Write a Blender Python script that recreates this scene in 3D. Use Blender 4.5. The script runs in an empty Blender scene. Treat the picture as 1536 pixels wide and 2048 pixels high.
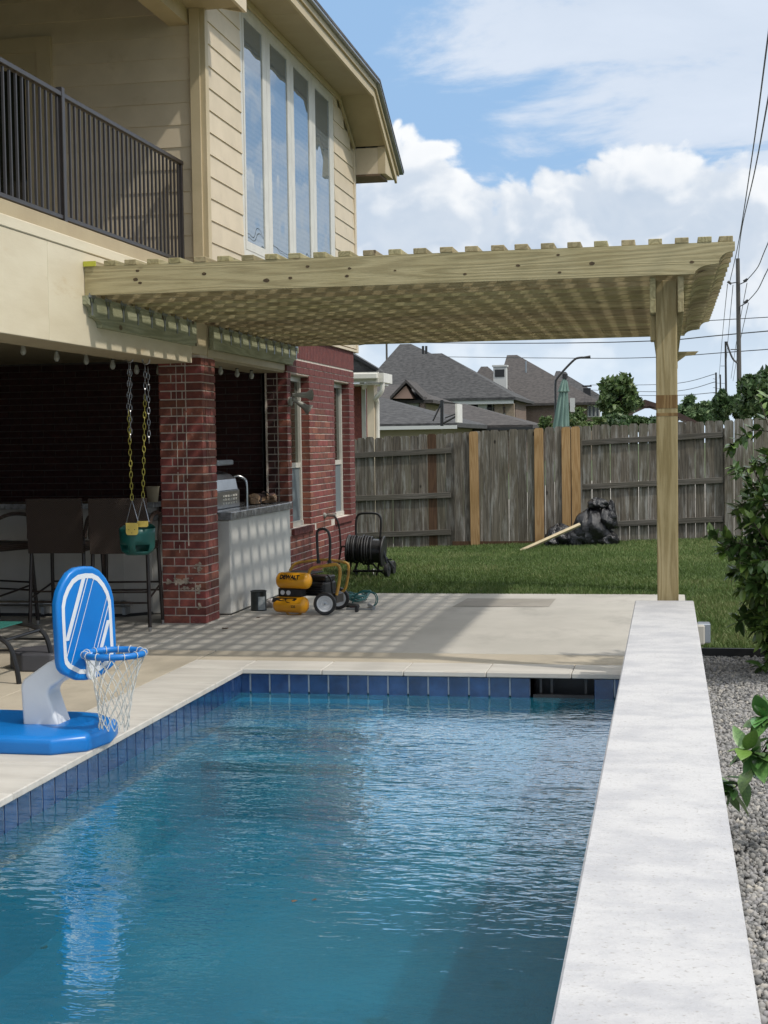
import bpy, bmesh, math, random
import numpy as np
from mathutils import Vector, Matrix
random.seed(7); rng = np.random.default_rng(7)
C = bpy.context.scene.collection
S = bpy.context.scene
R_ = math.radians
# ---------------------------------------------------------------- camera
FPX, CX, CY, CAMH = 2960.0, 768.0, 1024.0, 1.55
def _n(a): return a/np.linalg.norm(a)
_Y = _n(np.array([1335-CX, CY-877, FPX])); _h = np.array([0, CY-885.4, FPX])
_Z = _n(np.cross(_h, _Y)); _Z = _Z if _Z[1] > 0 else -_Z
_X = _n(np.cross(_Z, _Y)); _X = _X if _X[0] > 0 else -_X
RW = np.array([_X, _Y, _Z])
def _ray(x, y): return RW @ _n(np.array([x-CX, CY-y, FPX]))
def atZ(x, y, z=0.0): d = _ray(x, y); t = (z-CAMH)/d[2]; return Vector((d[0]*t, d[1]*t, z))
def atY(x, y, Y): d = _ray(x, y); t = Y/d[1]; return Vector((d[0]*t, Y, CAMH+d[2]*t))
def atX(x, y, X): d = _ray(x, y); t = X/d[0]; return Vector((X, d[1]*t, CAMH+d[2]*t))
cam_d = bpy.data.cameras.new('camera'); cam = bpy.data.objects.new('camera', cam_d); C.objects.link(cam)
m = Matrix.Identity(4)
for i in range(3):
    m[i][0] = RW[i][0]; m[i][1] = RW[i][1]; m[i][2] = -RW[i][2]
m[2][3] = CAMH
cam.matrix_world = m
cam_d.sensor_fit = 'VERTICAL'; cam_d.sensor_height = 36; cam_d.lens = 36*FPX/2048
cam_d.clip_start = 0.05; cam_d.clip_end = 3000
S.camera = cam
# ---------------------------------------------------------------- light
SUNV = Vector((.746, -0.28, 1.0)).normalized()      # towards the sun
sun_d = bpy.data.lights.new('sun', 'SUN'); sun = bpy.data.objects.new('sun', sun_d); C.objects.link(sun)
sun_d.energy = 1.5; sun_d.angle = R_(1.5); sun_d.color = (1.0, 0.94, 0.85)
sun.rotation_euler = SUNV.to_track_quat('Z', 'Y').to_euler()
S.view_settings.view_transform = 'Standard'; S.view_settings.look = 'None'
S.view_settings.gamma = 1; S.view_settings.use_curve_mapping = False
S.view_settings.exposure = 0.78
S.render.engine = 'CYCLES'
# ---------------------------------------------------------------- world
W = bpy.data.worlds.new('World'); S.world = W; W.use_nodes = True
nt = W.node_tree; nt.nodes.clear()
def N(tree, t, **k):
    n = tree.nodes.new(t)
    for a, b in k.items():
        if a.startswith('i_'): n.inputs[a[2:]].default_value = b
        else: setattr(n, a, b)
    return n
L = nt.links.new
def mth(tree, op, a, b=None, c=None, clamp=False):
    n = tree.nodes.new('ShaderNodeMath'); n.operation = op; n.use_clamp = clamp
    for i, v in enumerate((a, b, c)):
        if v is None: continue
        if isinstance(v, (int, float)): n.inputs[i].default_value = v
        else: tree.links.new(v, n.inputs[i])
    return n.outputs[0]
def smooth(tree, v, lo, hi):
    n = tree.nodes.new('ShaderNodeMapRange'); n.interpolation_type = 'SMOOTHSTEP'
    n.inputs[1].default_value = lo; n.inputs[2].default_value = hi
    tree.links.new(v, n.inputs[0]); return n.outputs[0]
SKY_STRENGTH = 0.075
out = N(nt, 'ShaderNodeOutputWorld'); bg = N(nt, 'ShaderNodeBackground'); bg.inputs[1].default_value = SKY_STRENGTH
sky = N(nt, 'ShaderNodeTexSky', sky_type='NISHITA', sun_disc=False)
sky.sun_elevation = math.asin(SUNV.z); sky.sun_rotation = math.atan2(SUNV.x, SUNV.y)
sky.air_density = 1.0; sky.dust_density = 1.6; sky.ozone_density = 1.5
tc = N(nt, 'ShaderNodeTexCoord'); sep = N(nt, 'ShaderNodeSeparateXYZ'); L(tc.outputs['Generated'], sep.inputs[0])
dx, dy, dz = sep.outputs
az = mth(nt, 'ARCTAN2', dx, dy)                      # 0 = straight away, + right
el = mth(nt, 'ARCSINE', dz)
comb = N(nt, 'ShaderNodeCombineXYZ'); L(az, comb.inputs[0]); L(mth(nt, 'MULTIPLY', el, 1.25), comb.inputs[1])
def field(off):
    """billowy cumulus height field in (azimuth, elevation); off shifts the sample"""
    mp = N(nt, 'ShaderNodeVectorMath', operation='ADD'); L(comb.outputs[0], mp.inputs[0]); mp.inputs[1].default_value = off
    wn = N(nt, 'ShaderNodeTexNoise', noise_dimensions='2D', i_Scale=14.0, i_Detail=2.0); L(mp.outputs[0], wn.inputs['Vector'])
    ws = N(nt, 'ShaderNodeVectorMath', operation='SUBTRACT'); L(wn.outputs['Color'], ws.inputs[0]); ws.inputs[1].default_value = (.5, .5, .5)
    wm = N(nt, 'ShaderNodeVectorMath', operation='SCALE'); L(ws.outputs[0], wm.inputs[0]); wm.inputs[3].default_value = 0.05
    wa = N(nt, 'ShaderNodeVectorMath', operation='ADD'); L(mp.outputs[0], wa.inputs[0]); L(wm.outputs[0], wa.inputs[1])
    tot = None
    for sc, am in ((11., .050), (24., .026), (55., .012), (120., .005)):
        v = N(nt, 'ShaderNodeTexVoronoi', feature='F1', voronoi_dimensions='2D', i_Scale=sc); L(wa.outputs[0], v.inputs['Vector'])
        t = mth(nt, 'MULTIPLY', mth(nt, 'SUBTRACT', .55, v.outputs['Distance']), am*1.5)
        tot = t if tot is None else mth(nt, 'ADD', tot, t)
    f = N(nt, 'ShaderNodeTexNoise', noise_dimensions='2D', i_Scale=30.0, i_Detail=5.0, i_Roughness=.62); L(mp.outputs[0], f.inputs['Vector'])
    tot = mth(nt, 'ADD', tot, mth(nt, 'MULTIPLY', mth(nt, 'SUBTRACT', f.outputs[0], .5), .035))
    return tot
# tops of the cumulus bank: slow height curve all round the horizon
ln = N(nt, 'ShaderNodeTexNoise', i_Scale=2.4, i_Detail=2.0); ln.noise_dimensions = '1D'
L(mth(nt, 'ADD', az, 3.1), ln.inputs['W'])
hgt = mth(nt, 'ADD', .088, mth(nt, 'MULTIPLY', ln.outputs[0], .07))
def bump1(c, w, a):
    t = mth(nt, 'DIVIDE', mth(nt, 'SUBTRACT', az, c), w)
    return mth(nt, 'MULTIPLY', mth(nt, 'EXPONENT', mth(nt, 'MULTIPLY', mth(nt, 'MULTIPLY', t, t), -1.0)), a)
for c_, w_, a_ in ((-.15, .10, .060), (.005, .05, .034), (.13, .05, .03), (-.055, .04, .012), (.45, .2, .06), (1.3, .4, .08), (-1.0, .3, .05), (2.4, .5, .06)):
    hgt = mth(nt, 'ADD', hgt, bump1(c_, w_, a_))
f0 = field((0, 0, 0)); f1 = field((.014, .022, 0))
top = mth(nt, 'SUBTRACT', mth(nt, 'ADD', hgt, mth(nt, 'MULTIPLY', f0, 1.0)), el)
m1 = smooth(nt, top, 0.0, .016)
lit = smooth(nt, mth(nt, 'SUBTRACT', f0, f1), -.016, .030)
edge = mth(nt, 'SUBTRACT', 1.0, smooth(nt, top, .0, .085))       # near the sunlit tops
lit2 = mth(nt, 'ADD', mth(nt, 'MULTIPLY', lit, .66), mth(nt, 'MULTIPLY', edge, .34), clamp=True)
def rgbmix(a, b, f):
    n = N(nt, 'ShaderNodeMix', data_type='RGBA'); 
    for s, v in ((6, a), (7, b)):
        if isinstance(v, tuple): n.inputs[s].default_value = v
        else: L(v, n.inputs[s])
    if isinstance(f, float): n.inputs[0].default_value = f
    else: L(f, n.inputs[0])
    return n.outputs[2]
CB = 1.0/SKY_STRENGTH
cum = rgbmix((.31*CB, .37*CB, .45*CB, 1), (.575*CB, .585*CB, .595*CB, 1), lit2)
# wispy grey sheets higher up (flat layer seen in perspective)
pz = mth(nt, 'ADD', mth(nt, 'MAXIMUM', dz, 0.0), .12)
pl = N(nt, 'ShaderNodeCombineXYZ'); L(mth(nt, 'DIVIDE', dx, pz), pl.inputs[0]); L(mth(nt, 'DIVIDE', dy, pz), pl.inputs[1]); pl.inputs[2].default_value = 4.2
n2 = N(nt, 'ShaderNodeTexNoise', i_Scale=1.9, i_Detail=7.0, i_Roughness=.6, i_Distortion=.3); L(pl.outputs[0], n2.inputs['Vector'])
w0 = mth(nt, 'ADD', n2.outputs[0], bump1(.08, .20, .16))
w0 = mth(nt, 'ADD', w0, mth(nt, 'MULTIPLY', bump1(-.2, .14, .10), -1.0))
w0 = mth(nt, 'ADD', w0, mth(nt, 'MULTIPLY', smooth(nt, el, .21, .30), .15))
w0 = mth(nt, 'ADD', w0, mth(nt, 'MULTIPLY', smooth(nt, el, .33, .70), .24))  # extra cloud cover above the view, added to lift ambient light
m2 = mth(nt, 'MULTIPLY', smooth(nt, w0, .50, .66), .85)
haze = mth(nt, 'SUBTRACT', 1.0, smooth(nt, el, .0, .20))
base = rgbmix(sky.outputs[0], (.20*CB, .325*CB, .50*CB, 1), .85)
base = rgbmix(base, (.38*CB, .47*CB, .56*CB, 1), mth(nt, 'MULTIPLY', haze, .8))
wcol = rgbmix((.34*CB, .39*CB, .46*CB, 1), (.52*CB, .55*CB, .60*CB, 1), n2.outputs[0])
wcol = rgbmix(wcol, (.98*CB, .99*CB, 1.0*CB, 1), smooth(nt, el, .33, .75))      # unseen overhead cloud, brightened as added ambient fill
c1 = rgbmix(base, wcol, m2)
c2 = rgbmix(c1, cum, m1)
low = rgbmix(c2, (.42*CB, .495*CB, .57*CB, 1), mth(nt, 'MULTIPLY', mth(nt, 'SUBTRACT', 1.0, smooth(nt, el, .02, .115)), .80))
gnd = rgbmix((.10*CB, .12*CB, .08*CB, 1), low, smooth(nt, dz, -.02, -.002))
L(gnd, bg.inputs[0]); L(bg.outputs[0], out.inputs[0])
# ---------------------------------------------------------------- helpers
WL = {}
def tag(o, label=None, cat=None, group=None, kind=None):
    if label: o['label'] = label
    if cat: o['category'] = cat
    if group: o['group'] = group
    if kind: o['kind'] = kind
    return o
def thing(name, label, cat, loc=(0, 0, 0), group=None, kind=None):
    o = bpy.data.objects.new(name, None); C.objects.link(o); o.location = loc; o.empty_display_size = .1
    WL[o.name] = Vector(loc)
    return tag(o, label, cat, group, kind)
def link(name, me, mat, parent=None, loc=(0, 0, 0), **k):
    o = bpy.data.objects.new(name, me); C.objects.link(o)
    if mat is not None and len(me.materials) == 0: me.materials.append(mat)
    base = Vector((0, 0, 0))
    if parent is not None:
        o.parent = parent; base = WL[parent.name]
    o.location = Vector(loc)-base; WL[o.name] = Vector(loc)
    return tag(o, **k)
class MB:
    def __init__(s): s.v = []; s.f = []
    def add(s, vs, fs):
        o = len(s.v); s.v += [tuple(p) for p in vs]; s.f += [tuple(i+o for i in f) for f in fs]; return s
    def box(s, a, b):
        x0, y0, z0 = a; x1, y1, z1 = b
        return s.add([(x0, y0, z0), (x1, y0, z0), (x1, y1, z0), (x0, y1, z0), (x0, y0, z1), (x1, y0, z1), (x1, y1, z1), (x0, y1, z1)],
                     [(0, 3, 2, 1), (4, 5, 6, 7), (0, 1, 5, 4), (1, 2, 6, 5), (2, 3, 7, 6), (3, 0, 4, 7)])
    def cbox(s, c, d, b=.004):
        """box with chamfered edges, centre c, size d"""
        hx, hy, hz = d[0]/2, d[1]/2, d[2]/2; b = min(b, hx*.9, hy*.9, hz*.9)
        bm = bmesh.new(); bmesh.ops.create_cube(bm, size=1)
        bmesh.ops.scale(bm, vec=d, verts=bm.verts)
        bmesh.ops.bevel(bm, geom=list(bm.edges), offset=b, segments=1, affect='EDGES')
        bm.verts.index_update()
        s.add([(v.co.x+c[0], v.co.y+c[1], v.co.z+c[2]) for v in bm.verts], [[v.index for v in f.verts] for f in bm.faces]); bm.free(); return s
    def prism(s, pts, axis, a, b):
        """extrude closed 2d outline along axis; the other two coordinates in xyz order"""
        n = len(pts)
        def P(p, t):
            return {'X': (t, p[0], p[1]), 'Y': (p[0], t, p[1]), 'Z': (p[0], p[1], t)}[axis]
        vs = [P(p, a) for p in pts]+[P(p, b) for p in pts]
        return s.add(vs, [tuple(range(n))[::-1], tuple(range(n, 2*n))]+[(i, (i+1) % n, (i+1) % n+n, i+n) for i in range(n)])
    def tube(s, pts, r, n=8, cap=True, closed=False):
        pts = [Vector(p) for p in pts]; rings = []; k = len(pts); up = None
        for i, p in enumerate(pts):
            a = pts[i-1] if (i > 0 or closed) else p; b = pts[(i+1) % k] if (i < k-1 or closed) else p
            t = (b-a).normalized()
            if up is None: up = Vector((0, 0, 1)) if abs(t.z) < .9 else Vector((1, 0, 0))
            u = t.cross(up)
            u = u.normalized() if u.length > 1e-5 else t.orthogonal().normalized()
            w = u.cross(t).normalized(); up = w
            rr = r[i] if isinstance(r, (list, tuple)) else r
            rings.append([p+(u*math.cos(q*2*math.pi/n)+w*math.sin(q*2*math.pi/n))*rr for q in range(n)])
        vs = [q for rg in rings for q in rg]; fs = []
        for i in range(k if closed else k-1):
            j = (i+1) % k
            for q in range(n): fs.append((i*n+q, i*n+(q+1) % n, j*n+(q+1) % n, j*n+q))
        if cap and not closed: fs += [tuple(range(n))[::-1], tuple(range((k-1)*n, k*n))]
        return s.add(vs, fs)
    def lathe(s, prof, c, axis=(0, 0, 1), n=20):
        """prof list of (radius, t along axis)"""
        ax = Vector(axis).normalized(); u = ax.orthogonal().normalized(); w = ax.cross(u); c = Vector(c)
        vs = [c+ax*t+(u*math.cos(2*math.pi*q/n)+w*math.sin(2*math.pi*q/n))*max(r, 1e-4) for r, t in prof for q in range(n)]
        fs = [(i*n+q, i*n+(q+1) % n, (i+1)*n+(q+1) % n, (i+1)*n+q) for i in range(len(prof)-1) for q in range(n)]
        fs += [tuple(range(n))[::-1], tuple(range((len(prof)-1)*n, len(prof)*n))]
        return s.add(vs, fs)
    def ell(s, c, r, n=12, m=8):
        prof = [(math.sin(math.pi*i/m), -math.cos(math.pi*i/m)) for i in range(m+1)]
        t = MB().lathe(prof, (0, 0, 0), n=n)
        return s.add([(c[0]+v[0]*r[0], c[1]+v[1]*r[1], c[2]+v[2]*r[2]) for v in t.v], t.f)
    def quad(s, a, b, c, d): return s.add([a, b, c, d], [(0, 1, 2, 3)])
    def mesh(s, name, smoothit=False):
        me = bpy.data.meshes.new(name); me.from_pydata(s.v, [], s.f); me.update()
        bm = bmesh.new(); bm.from_mesh(me); bmesh.ops.recalc_face_normals(bm, faces=bm.faces)
        if len(bm.faces) == 1:
            bm.faces.ensure_lookup_table()
            if bm.faces[0].normal.z < -.1: bmesh.ops.reverse_faces(bm, faces=bm.faces)
        bm.to_mesh(me); bm.free()
        if smoothit:
            me.polygons.foreach_set('use_smooth', [True]*len(me.polygons))
            try: me.set_sharp_from_angle(angle=R_(smoothit if smoothit is not True else 40))
            except Exception: pass
        return me
    def build(s, name, mat, parent=None, smoothit=False, **k):
        """mesh given in world coordinates"""
        me = s.mesh(name, smoothit); o = bpy.data.objects.new(name, me); C.objects.link(o); me.materials.append(mat)
        if parent is not None:
            o.parent = parent; o.location = -WL[parent.name]
        WL[o.name] = Vector((0, 0, 0))
        return tag(o, **k)
_bc = {}
def boxmesh(d, b=.004, key=''):
    k = (round(d[0], 4), round(d[1], 4), round(d[2], 4), b, key)
    if k not in _bc: _bc[k] = MB().cbox((0, 0, 0), d, b).mesh('piece')
    return _bc[k]
def piece(name, c, d, mat, parent, b=.004, rot=None, **k):
    me = boxmesh(d, b, mat.name)
    o = link(name, me, mat, parent, c, **k)
    if rot: o.rotation_euler = rot
    return o
def copy_thing(r, loc, rz=0, label=None, name=None):
    c = r.copy(); C.objects.link(c); c.location = loc; c.rotation_euler = (0, 0, rz)
    if label: c['label'] = label
    for ch in list(r.children):
        d = ch.copy(); C.objects.link(d); d.parent = c
        for g in list(ch.children):
            e = g.copy(); C.objects.link(e); e.parent = d
    return c
def simp(pts, k=6):
    """smooth open polyline (Catmull-Rom)"""
    pts = [Vector(p) for p in pts]; o = []
    for i in range(len(pts)-1):
        a, b, c, d = pts[max(i-1, 0)], pts[i], pts[i+1], pts[min(i+2, len(pts)-1)]
        for j in range(k):
            t = j/k; o.append(.5*((2*b)+(c-a)*t+(2*a-5*b+4*c-d)*t*t+(3*b-a-3*c+d)*t**3))
    return o+[pts[-1]]
# ---------------------------------------------------------------- materials
def srgb(r, g, b):
    f = lambda c: (c/255/12.92 if c/255 <= .04045 else ((c/255+.055)/1.055)**2.4)
    return (f(r), f(g), f(b), 1)
def mat(name, a, b=None, rough=.7, scale=8, stretch=(1, 1, 1), detail=6, bump=.0, bscale=None, bdist=.01, metal=0, rnd=0, hue=0, spec=.5, dirt=None, coat=0, lo=.35, hi=.65, trans=0):
    m = bpy.data.materials.new(name); m.use_nodes = True; t = m.node_tree; bs = t.nodes['Principled BSDF']; l = t.links.new
    tcn = N(t, 'ShaderNodeTexCoord'); oi = N(t, 'ShaderNodeObjectInfo')
    vm = N(t, 'ShaderNodeVectorMath', operation='MULTIPLY'); l(tcn.outputs['Object'], vm.inputs[0]); vm.inputs[1].default_value = stretch
    va = N(t, 'ShaderNodeVectorMath', operation='ADD'); l(vm.outputs[0], va.inputs[0])
    vr = N(t, 'ShaderNodeCombineXYZ'); l(mth(t, 'MULTIPLY', oi.outputs['Random'], 37.0), vr.inputs[0]); l(mth(t, 'MULTIPLY', oi.outputs['Random'], 91.0), vr.inputs[1]); l(vr.outputs[0], va.inputs[1])
    vec = va.outputs[0]
    nz = N(t, 'ShaderNodeTexNoise', i_Scale=scale, i_Detail=detail, i_Roughness=.6); l(vec, nz.inputs['Vector'])
    f = smooth(t, nz.outputs[0], lo, hi)
    mx = N(t, 'ShaderNodeMix', data_type='RGBA'); mx.inputs[6].default_value = a if len(a) == 4 else (*a, 1); bb = b or a; mx.inputs[7].default_value = bb if len(bb) == 4 else (*bb, 1)
    l(f, mx.inputs[0]); col = mx.outputs[2]
    if dirt:                                      # (colour, scale, lo, hi, stretch)
        dv = N(t, 'ShaderNodeVectorMath', operation='MULTIPLY'); l(vec, dv.inputs[0]); dv.inputs[1].default_value = dirt[4] if len(dirt) > 4 else (1, 1, 1)
        dn = N(t, 'ShaderNodeTexNoise', i_Scale=dirt[1], i_Detail=7.0, i_Roughness=.65); l(dv.outputs[0], dn.inputs['Vector'])
        d2 = N(t, 'ShaderNodeMix', data_type='RGBA'); l(smooth(t, dn.outputs[0], dirt[2], dirt[3]), d2.inputs[0]); l(col, d2.inputs[6]); d2.inputs[7].default_value = (*dirt[0][:3], 1); col = d2.outputs[2]
    if rnd or hue:
        hs = N(t, 'ShaderNodeHueSaturation'); l(col, hs.inputs['Color'])
        l(mth(t, 'ADD', 1-rnd, mth(t, 'MULTIPLY', oi.outputs['Random'], 2*rnd)), hs.inputs['Value'])
        if hue: l(mth(t, 'ADD', .5-hue, mth(t, 'MULTIPLY', mth(t, 'FRACT', mth(t, 'MULTIPLY', oi.outputs['Random'], 7.13)), 2*hue)), hs.inputs['Hue'])
        col = hs.outputs[0]
    l(col, bs.inputs['Base Color'])
    bs.inputs['Roughness'].default_value = rough; bs.inputs['Metallic'].default_value = metal
    bs.inputs['Specular IOR Level'].default_value = spec
    if coat: bs.inputs['Coat Weight'].default_value = coat; bs.inputs['Coat Roughness'].default_value = .08
    if trans: bs.inputs['Transmission Weight'].default_value = trans
    if bump:
        bn = N(t, 'ShaderNodeTexNoise', i_Scale=bscale or scale*2, i_Detail=8.0, i_Roughness=.65); l(vec, bn.inputs['Vector'])
        bp = N(t, 'ShaderNodeBump', i_Strength=bump, i_Distance=bdist); l(bn.outputs[0], bp.inputs['Height']); l(bp.outputs[0], bs.inputs['Normal'])
    return m
def wood(name, a, b, axis='X', rough=.75, rnd=.12, knot=True, dark=(.12, .09, .05), g=1.0, hue=.0, bdist=.004, stain=None):
    m = bpy.data.materials.new(name); m.use_nodes = True; t = m.node_tree; bs = t.nodes['Principled BSDF']; l = t.links.new
    tcn = N(t, 'ShaderNodeTexCoord'); oi = N(t, 'ShaderNodeObjectInfo')
    st = {'X': (.06, 1, 1), 'Y': (1, .06, 1), 'Z': (1, 1, .06)}[axis]
    vr = N(t, 'ShaderNodeCombineXYZ')
    for i, k in enumerate((17.0, 53.0, 91.0)): l(mth(t, 'MULTIPLY', oi.outputs['Random'], k), vr.inputs[i])
    va = N(t, 'ShaderNodeVectorMath', operation='ADD'); l(tcn.outputs['Object'], va.inputs[0]); l(vr.outputs[0], va.inputs[1])
    vm = N(t, 'ShaderNodeVectorMath', operation='MULTIPLY'); l(va.outputs[0], vm.inputs[0]); vm.inputs[1].default_value = st
    warp = N(t, 'ShaderNodeTexNoise', i_Scale=5.5*g, i_Detail=2.0); l(vm.outputs[0], warp.inputs['Vector'])
    rings = mth(t, 'SINE', mth(t, 'MULTIPLY', warp.outputs[0], 95.0))
    fine = N(t, 'ShaderNodeTexNoise', i_Scale=120.0*g, i_Detail=5.0, i_Roughness=.7); l(vm.outputs[0], fine.inputs['Vector'])
    f = mth(t, 'ADD', mth(t, 'MULTIPLY', rings, .20), fine.outputs[0])
    mx = N(t, 'ShaderNodeMix', data_type='RGBA'); mx.inputs[6].default_value = (*a[:3], 1); mx.inputs[7].default_value = (*b[:3], 1); l(smooth(t, f, .25, .8), mx.inputs[0]); col = mx.outputs[2]
    big = N(t, 'ShaderNodeTexNoise', i_Scale=2.2*g, i_Detail=4.0); l(va.outputs[0], big.inputs['Vector'])
    m3 = N(t, 'ShaderNodeMix', data_type='RGBA', blend_type='MULTIPLY'); l(mth(t, 'MULTIPLY', smooth(t, big.outputs[0], .35, .7), .5), m3.inputs[0]); l(col, m3.inputs[6]); m3.inputs[7].default_value = (.72, .70, .58, 1); col = m3.outputs[2]
    if knot:
        kv = N(t, 'ShaderNodeVectorMath', operation='MULTIPLY'); l(va.outputs[0], kv.inputs[0]); kv.inputs[1].default_value = {'X': (.55, 1, 1), 'Y': (1, .55, 1), 'Z': (1, 1, .55)}[axis]
        vo = N(t, 'ShaderNodeTexVoronoi', i_Scale=5.0*g); l(kv.outputs[0], vo.inputs['Vector'])
        sp = N(t, 'ShaderNodeSeparateXYZ'); l(vo.outputs['Color'], sp.inputs[0])
        k = mth(t, 'MULTIPLY', mth(t, 'SUBTRACT', 1.0, smooth(t, vo.outputs['Distance'], .07, .13)), mth(t, 'GREATER_THAN', sp.outputs[0], .60))
        m4 = N(t, 'ShaderNodeMix', data_type='RGBA'); l(k, m4.inputs[0]); l(col, m4.inputs[6]); m4.inputs[7].default_value = (*dark, 1); col = m4.outputs[2]
    if stain:
        sn = N(t, 'ShaderNodeTexNoise', i_Scale=stain[1], i_Detail=9.0, i_Roughness=.7); sv = N(t, 'ShaderNodeVectorMath', operation='MULTIPLY'); l(va.outputs[0], sv.inputs[0]); sv.inputs[1].default_value = {'X': (.12, 1, 1), 'Y': (1, .12, 1), 'Z': (1, 1, .12)}[axis]; l(sv.outputs[0], sn.inputs['Vector'])
        m5 = N(t, 'ShaderNodeMix', data_type='RGBA'); l(smooth(t, sn.outputs[0], stain[2], stain[3]), m5.inputs[0]); l(col, m5.inputs[6]); m5.inputs[7].default_value = (*stain[0], 1); col = m5.outputs[2]
    hs = N(t, 'ShaderNodeHueSaturation'); l(col, hs.inputs['Color']); l(mth(t, 'ADD', 1-rnd, mth(t, 'MULTIPLY', oi.outputs['Random'], 2*rnd)), hs.inputs['Value'])
    if hue: l(mth(t, 'ADD', .5-hue, mth(t, 'MULTIPLY', mth(t, 'FRACT', mth(t, 'MULTIPLY', oi.outputs['Random'], 7.13)), 2*hue)), hs.inputs['Hue'])
    l(hs.outputs[0], bs.inputs['Base Color']); bs.inputs['Roughness'].default_value = rough; bs.inputs['Specular IOR Level'].default_value = .25
    bp = N(t, 'ShaderNodeBump', i_Strength=.5, i_Distance=bdist); l(f, bp.inputs['Height']); l(bp.outputs[0], bs.inputs['Normal'])
    return m
def plain(name, c, rough=.5, metal=0, spec=.5, coat=0):
    return mat(name, c, tuple(x*.86 for x in c[:3]), rough=rough, metal=metal, spec=spec, coat=coat, scale=9, bump=.04, bscale=60)
M = {}
M['brick'] = mat('brick red', (.215, .064, .045), (.145, .045, .036), rough=.85, scale=18, bump=.5, bscale=70, bdist=.004, rnd=.28, hue=.012, dirt=((.34, .24, .20), 30, .58, .80))
M['brick_shade'] = mat('brick shade-darkened', (.052, .016, .016), (.030, .010, .011), rough=.9, scale=18, bump=.4, bscale=70, bdist=.004, rnd=.25, hue=.01)  # house brick with the patio recess shade put into its colour
M['mortar'] = mat('mortar', (.64, .57, .50), (.50, .44, .38), rough=.95, scale=20, bump=.5, bscale=90, bdist=.004)
M['mortar_shade'] = mat('mortar shade-darkened', (.12, .105, .098), (.085, .075, .07), rough=.95, scale=20)  # mortar colour darkened to imitate shade in the patio recess
M['siding'] = mat('siding cream', (.61, .515, .375), (.55, .465, .335), rough=.55, scale=3, stretch=(1, 1, 1), bump=.25, bscale=40, bdist=.003, rnd=.03, dirt=((.42, .34, .21), 5, .58, .85))
M['trim'] = mat('trim tan', (.50, .41, .26), (.45, .37, .23), rough=.55, scale=3, bump=.25, bscale=50, bdist=.003, rnd=.03)
M['fascia'] = mat('fascia cream', (.66, .585, .43), (.60, .52, .37), rough=.6, scale=4, stretch=(1, .25, 1), bump=.45, bscale=26, bdist=.003, dirt=((.50, .37, .20), 6, .60, .85))
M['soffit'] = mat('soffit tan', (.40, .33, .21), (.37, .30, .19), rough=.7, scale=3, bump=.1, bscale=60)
M['brown'] = mat('porch brown', (.16, .105, .062), (.13, .085, .05), rough=.7, scale=3, bump=.1, bscale=60)
M['bronze'] = mat('railing bronze', (.030, .022, .018), (.022, .017, .014), rough=.38, scale=12, spec=.6)
M['white'] = mat('white vinyl', (.62, .60, .53), (.55, .53, .47), rough=.35, scale=6, bump=.03)
M['shingle'] = mat('shingle grey', (.060, .058, .062), (.10, .095, .095), rough=.95, scale=2.5, detail=9, bump=.5, bscale=30, bdist=.02)
M['black'] = plain('black metal', (.012, .012, .013), rough=.35)
M['blackp'] = plain('black plastic', (.016, .016, .017), rough=.5)
M['steel'] = plain('stainless steel', (.55, .56, .57), rough=.28, metal=1)
M['galv'] = plain('galvanised steel', (.34, .37, .40), rough=.4, metal=.8)
M['ptX'] = wood('treated pine X', (.40, .345, .20), (.29, .245, .135), 'X', rnd=.16, hue=.012)
M['ptY'] = wood('treated pine Y', (.40, .345, .20), (.29, .245, .135), 'Y', rnd=.14, hue=.012)
M['ptYg'] = wood('treated pine green', (.38, .385, .26), (.28, .29, .19), 'Y', rnd=.08)
M['ptZ'] = wood('treated pine Z', (.38, .305, .165), (.26, .20, .095), 'Z', rnd=.05)
M['cedar'] = wood('new cedar', (.46, .295, .145), (.36, .215, .095), 'Z', rnd=.10, dark=(.18, .08, .03))
M['cedard'] = wood('brown cedar', (.11, .062, .036), (.075, .042, .026), 'Z', rnd=.05)
M['grey'] = wood('weathered picket', (.170, .150, .122), (.098, .086, .070), 'Z', rnd=.22, knot=True, dark=(.03, .025, .02), rough=.95, hue=.012, stain=((.30, .29, .265), 14, .47, .70))
M['greyX'] = wood('weathered rail', (.14, .128, .112), (.085, .078, .067), 'X', rnd=.12, knot=False, rough=.95)
# ================================================================ ground
def conc(name, a, b, sp=.5):
    return mat(name, a, b, rough=.9, scale=1.3, detail=9, bump=.35, bscale=160, bdist=.002, lo=.3, hi=.7, dirt=(tuple(x*.72 for x in a), 1.6, .47, .70, (1, .55, 1)))
M['deckbeige'] = conc('old concrete', (.48, .425, .33), (.41, .36, .28))
M['deckgrey'] = conc('patio concrete', (.50, .475, .425), (.43, .41, .365))
M['stain'] = conc('stained concrete', (.33, .305, .265), (.28, .26, .22))
M['soil'] = mat('soil', (.05, .038, .025), (.03, .024, .016), rough=1, scale=6, bump=.6, bscale=40, bdist=.02)
M['lawnbase'] = mat('lawn ground', (.045, .072, .018), (.06, .085, .026), rough=1, scale=3, bump=.6, bscale=60, bdist=.02)
def lawnz(X, Y):
    t = np.clip((Y-14.95)/7.6, 0, 1.2); zl = -.09+(X+4.5)*.028
    zz = np.where(Y > 14.95, zl*t, 0)-.012
    bank = .13*np.clip((-2.9-X)/1.0, 0, 1)*np.clip((Y-15.2)/1.5, 0, 1)*np.clip((21.5-Y)/3.0, 0, 1)
    return zz+bank
g = MB()
for a_, b_, c_, d_ in ((-400, -2.95, -40, 600), (-.15, 400, -40, 600), (-2.95, -.15, 9.86, 600), (-2.95, -.15, -40, -3.1)): g.quad((a_, c_, -.35), (b_, c_, -.35), (b_, d_, -.35), (a_, d_, -.35))
g.build('ground', M['lawnbase'], kind='structure')
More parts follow.
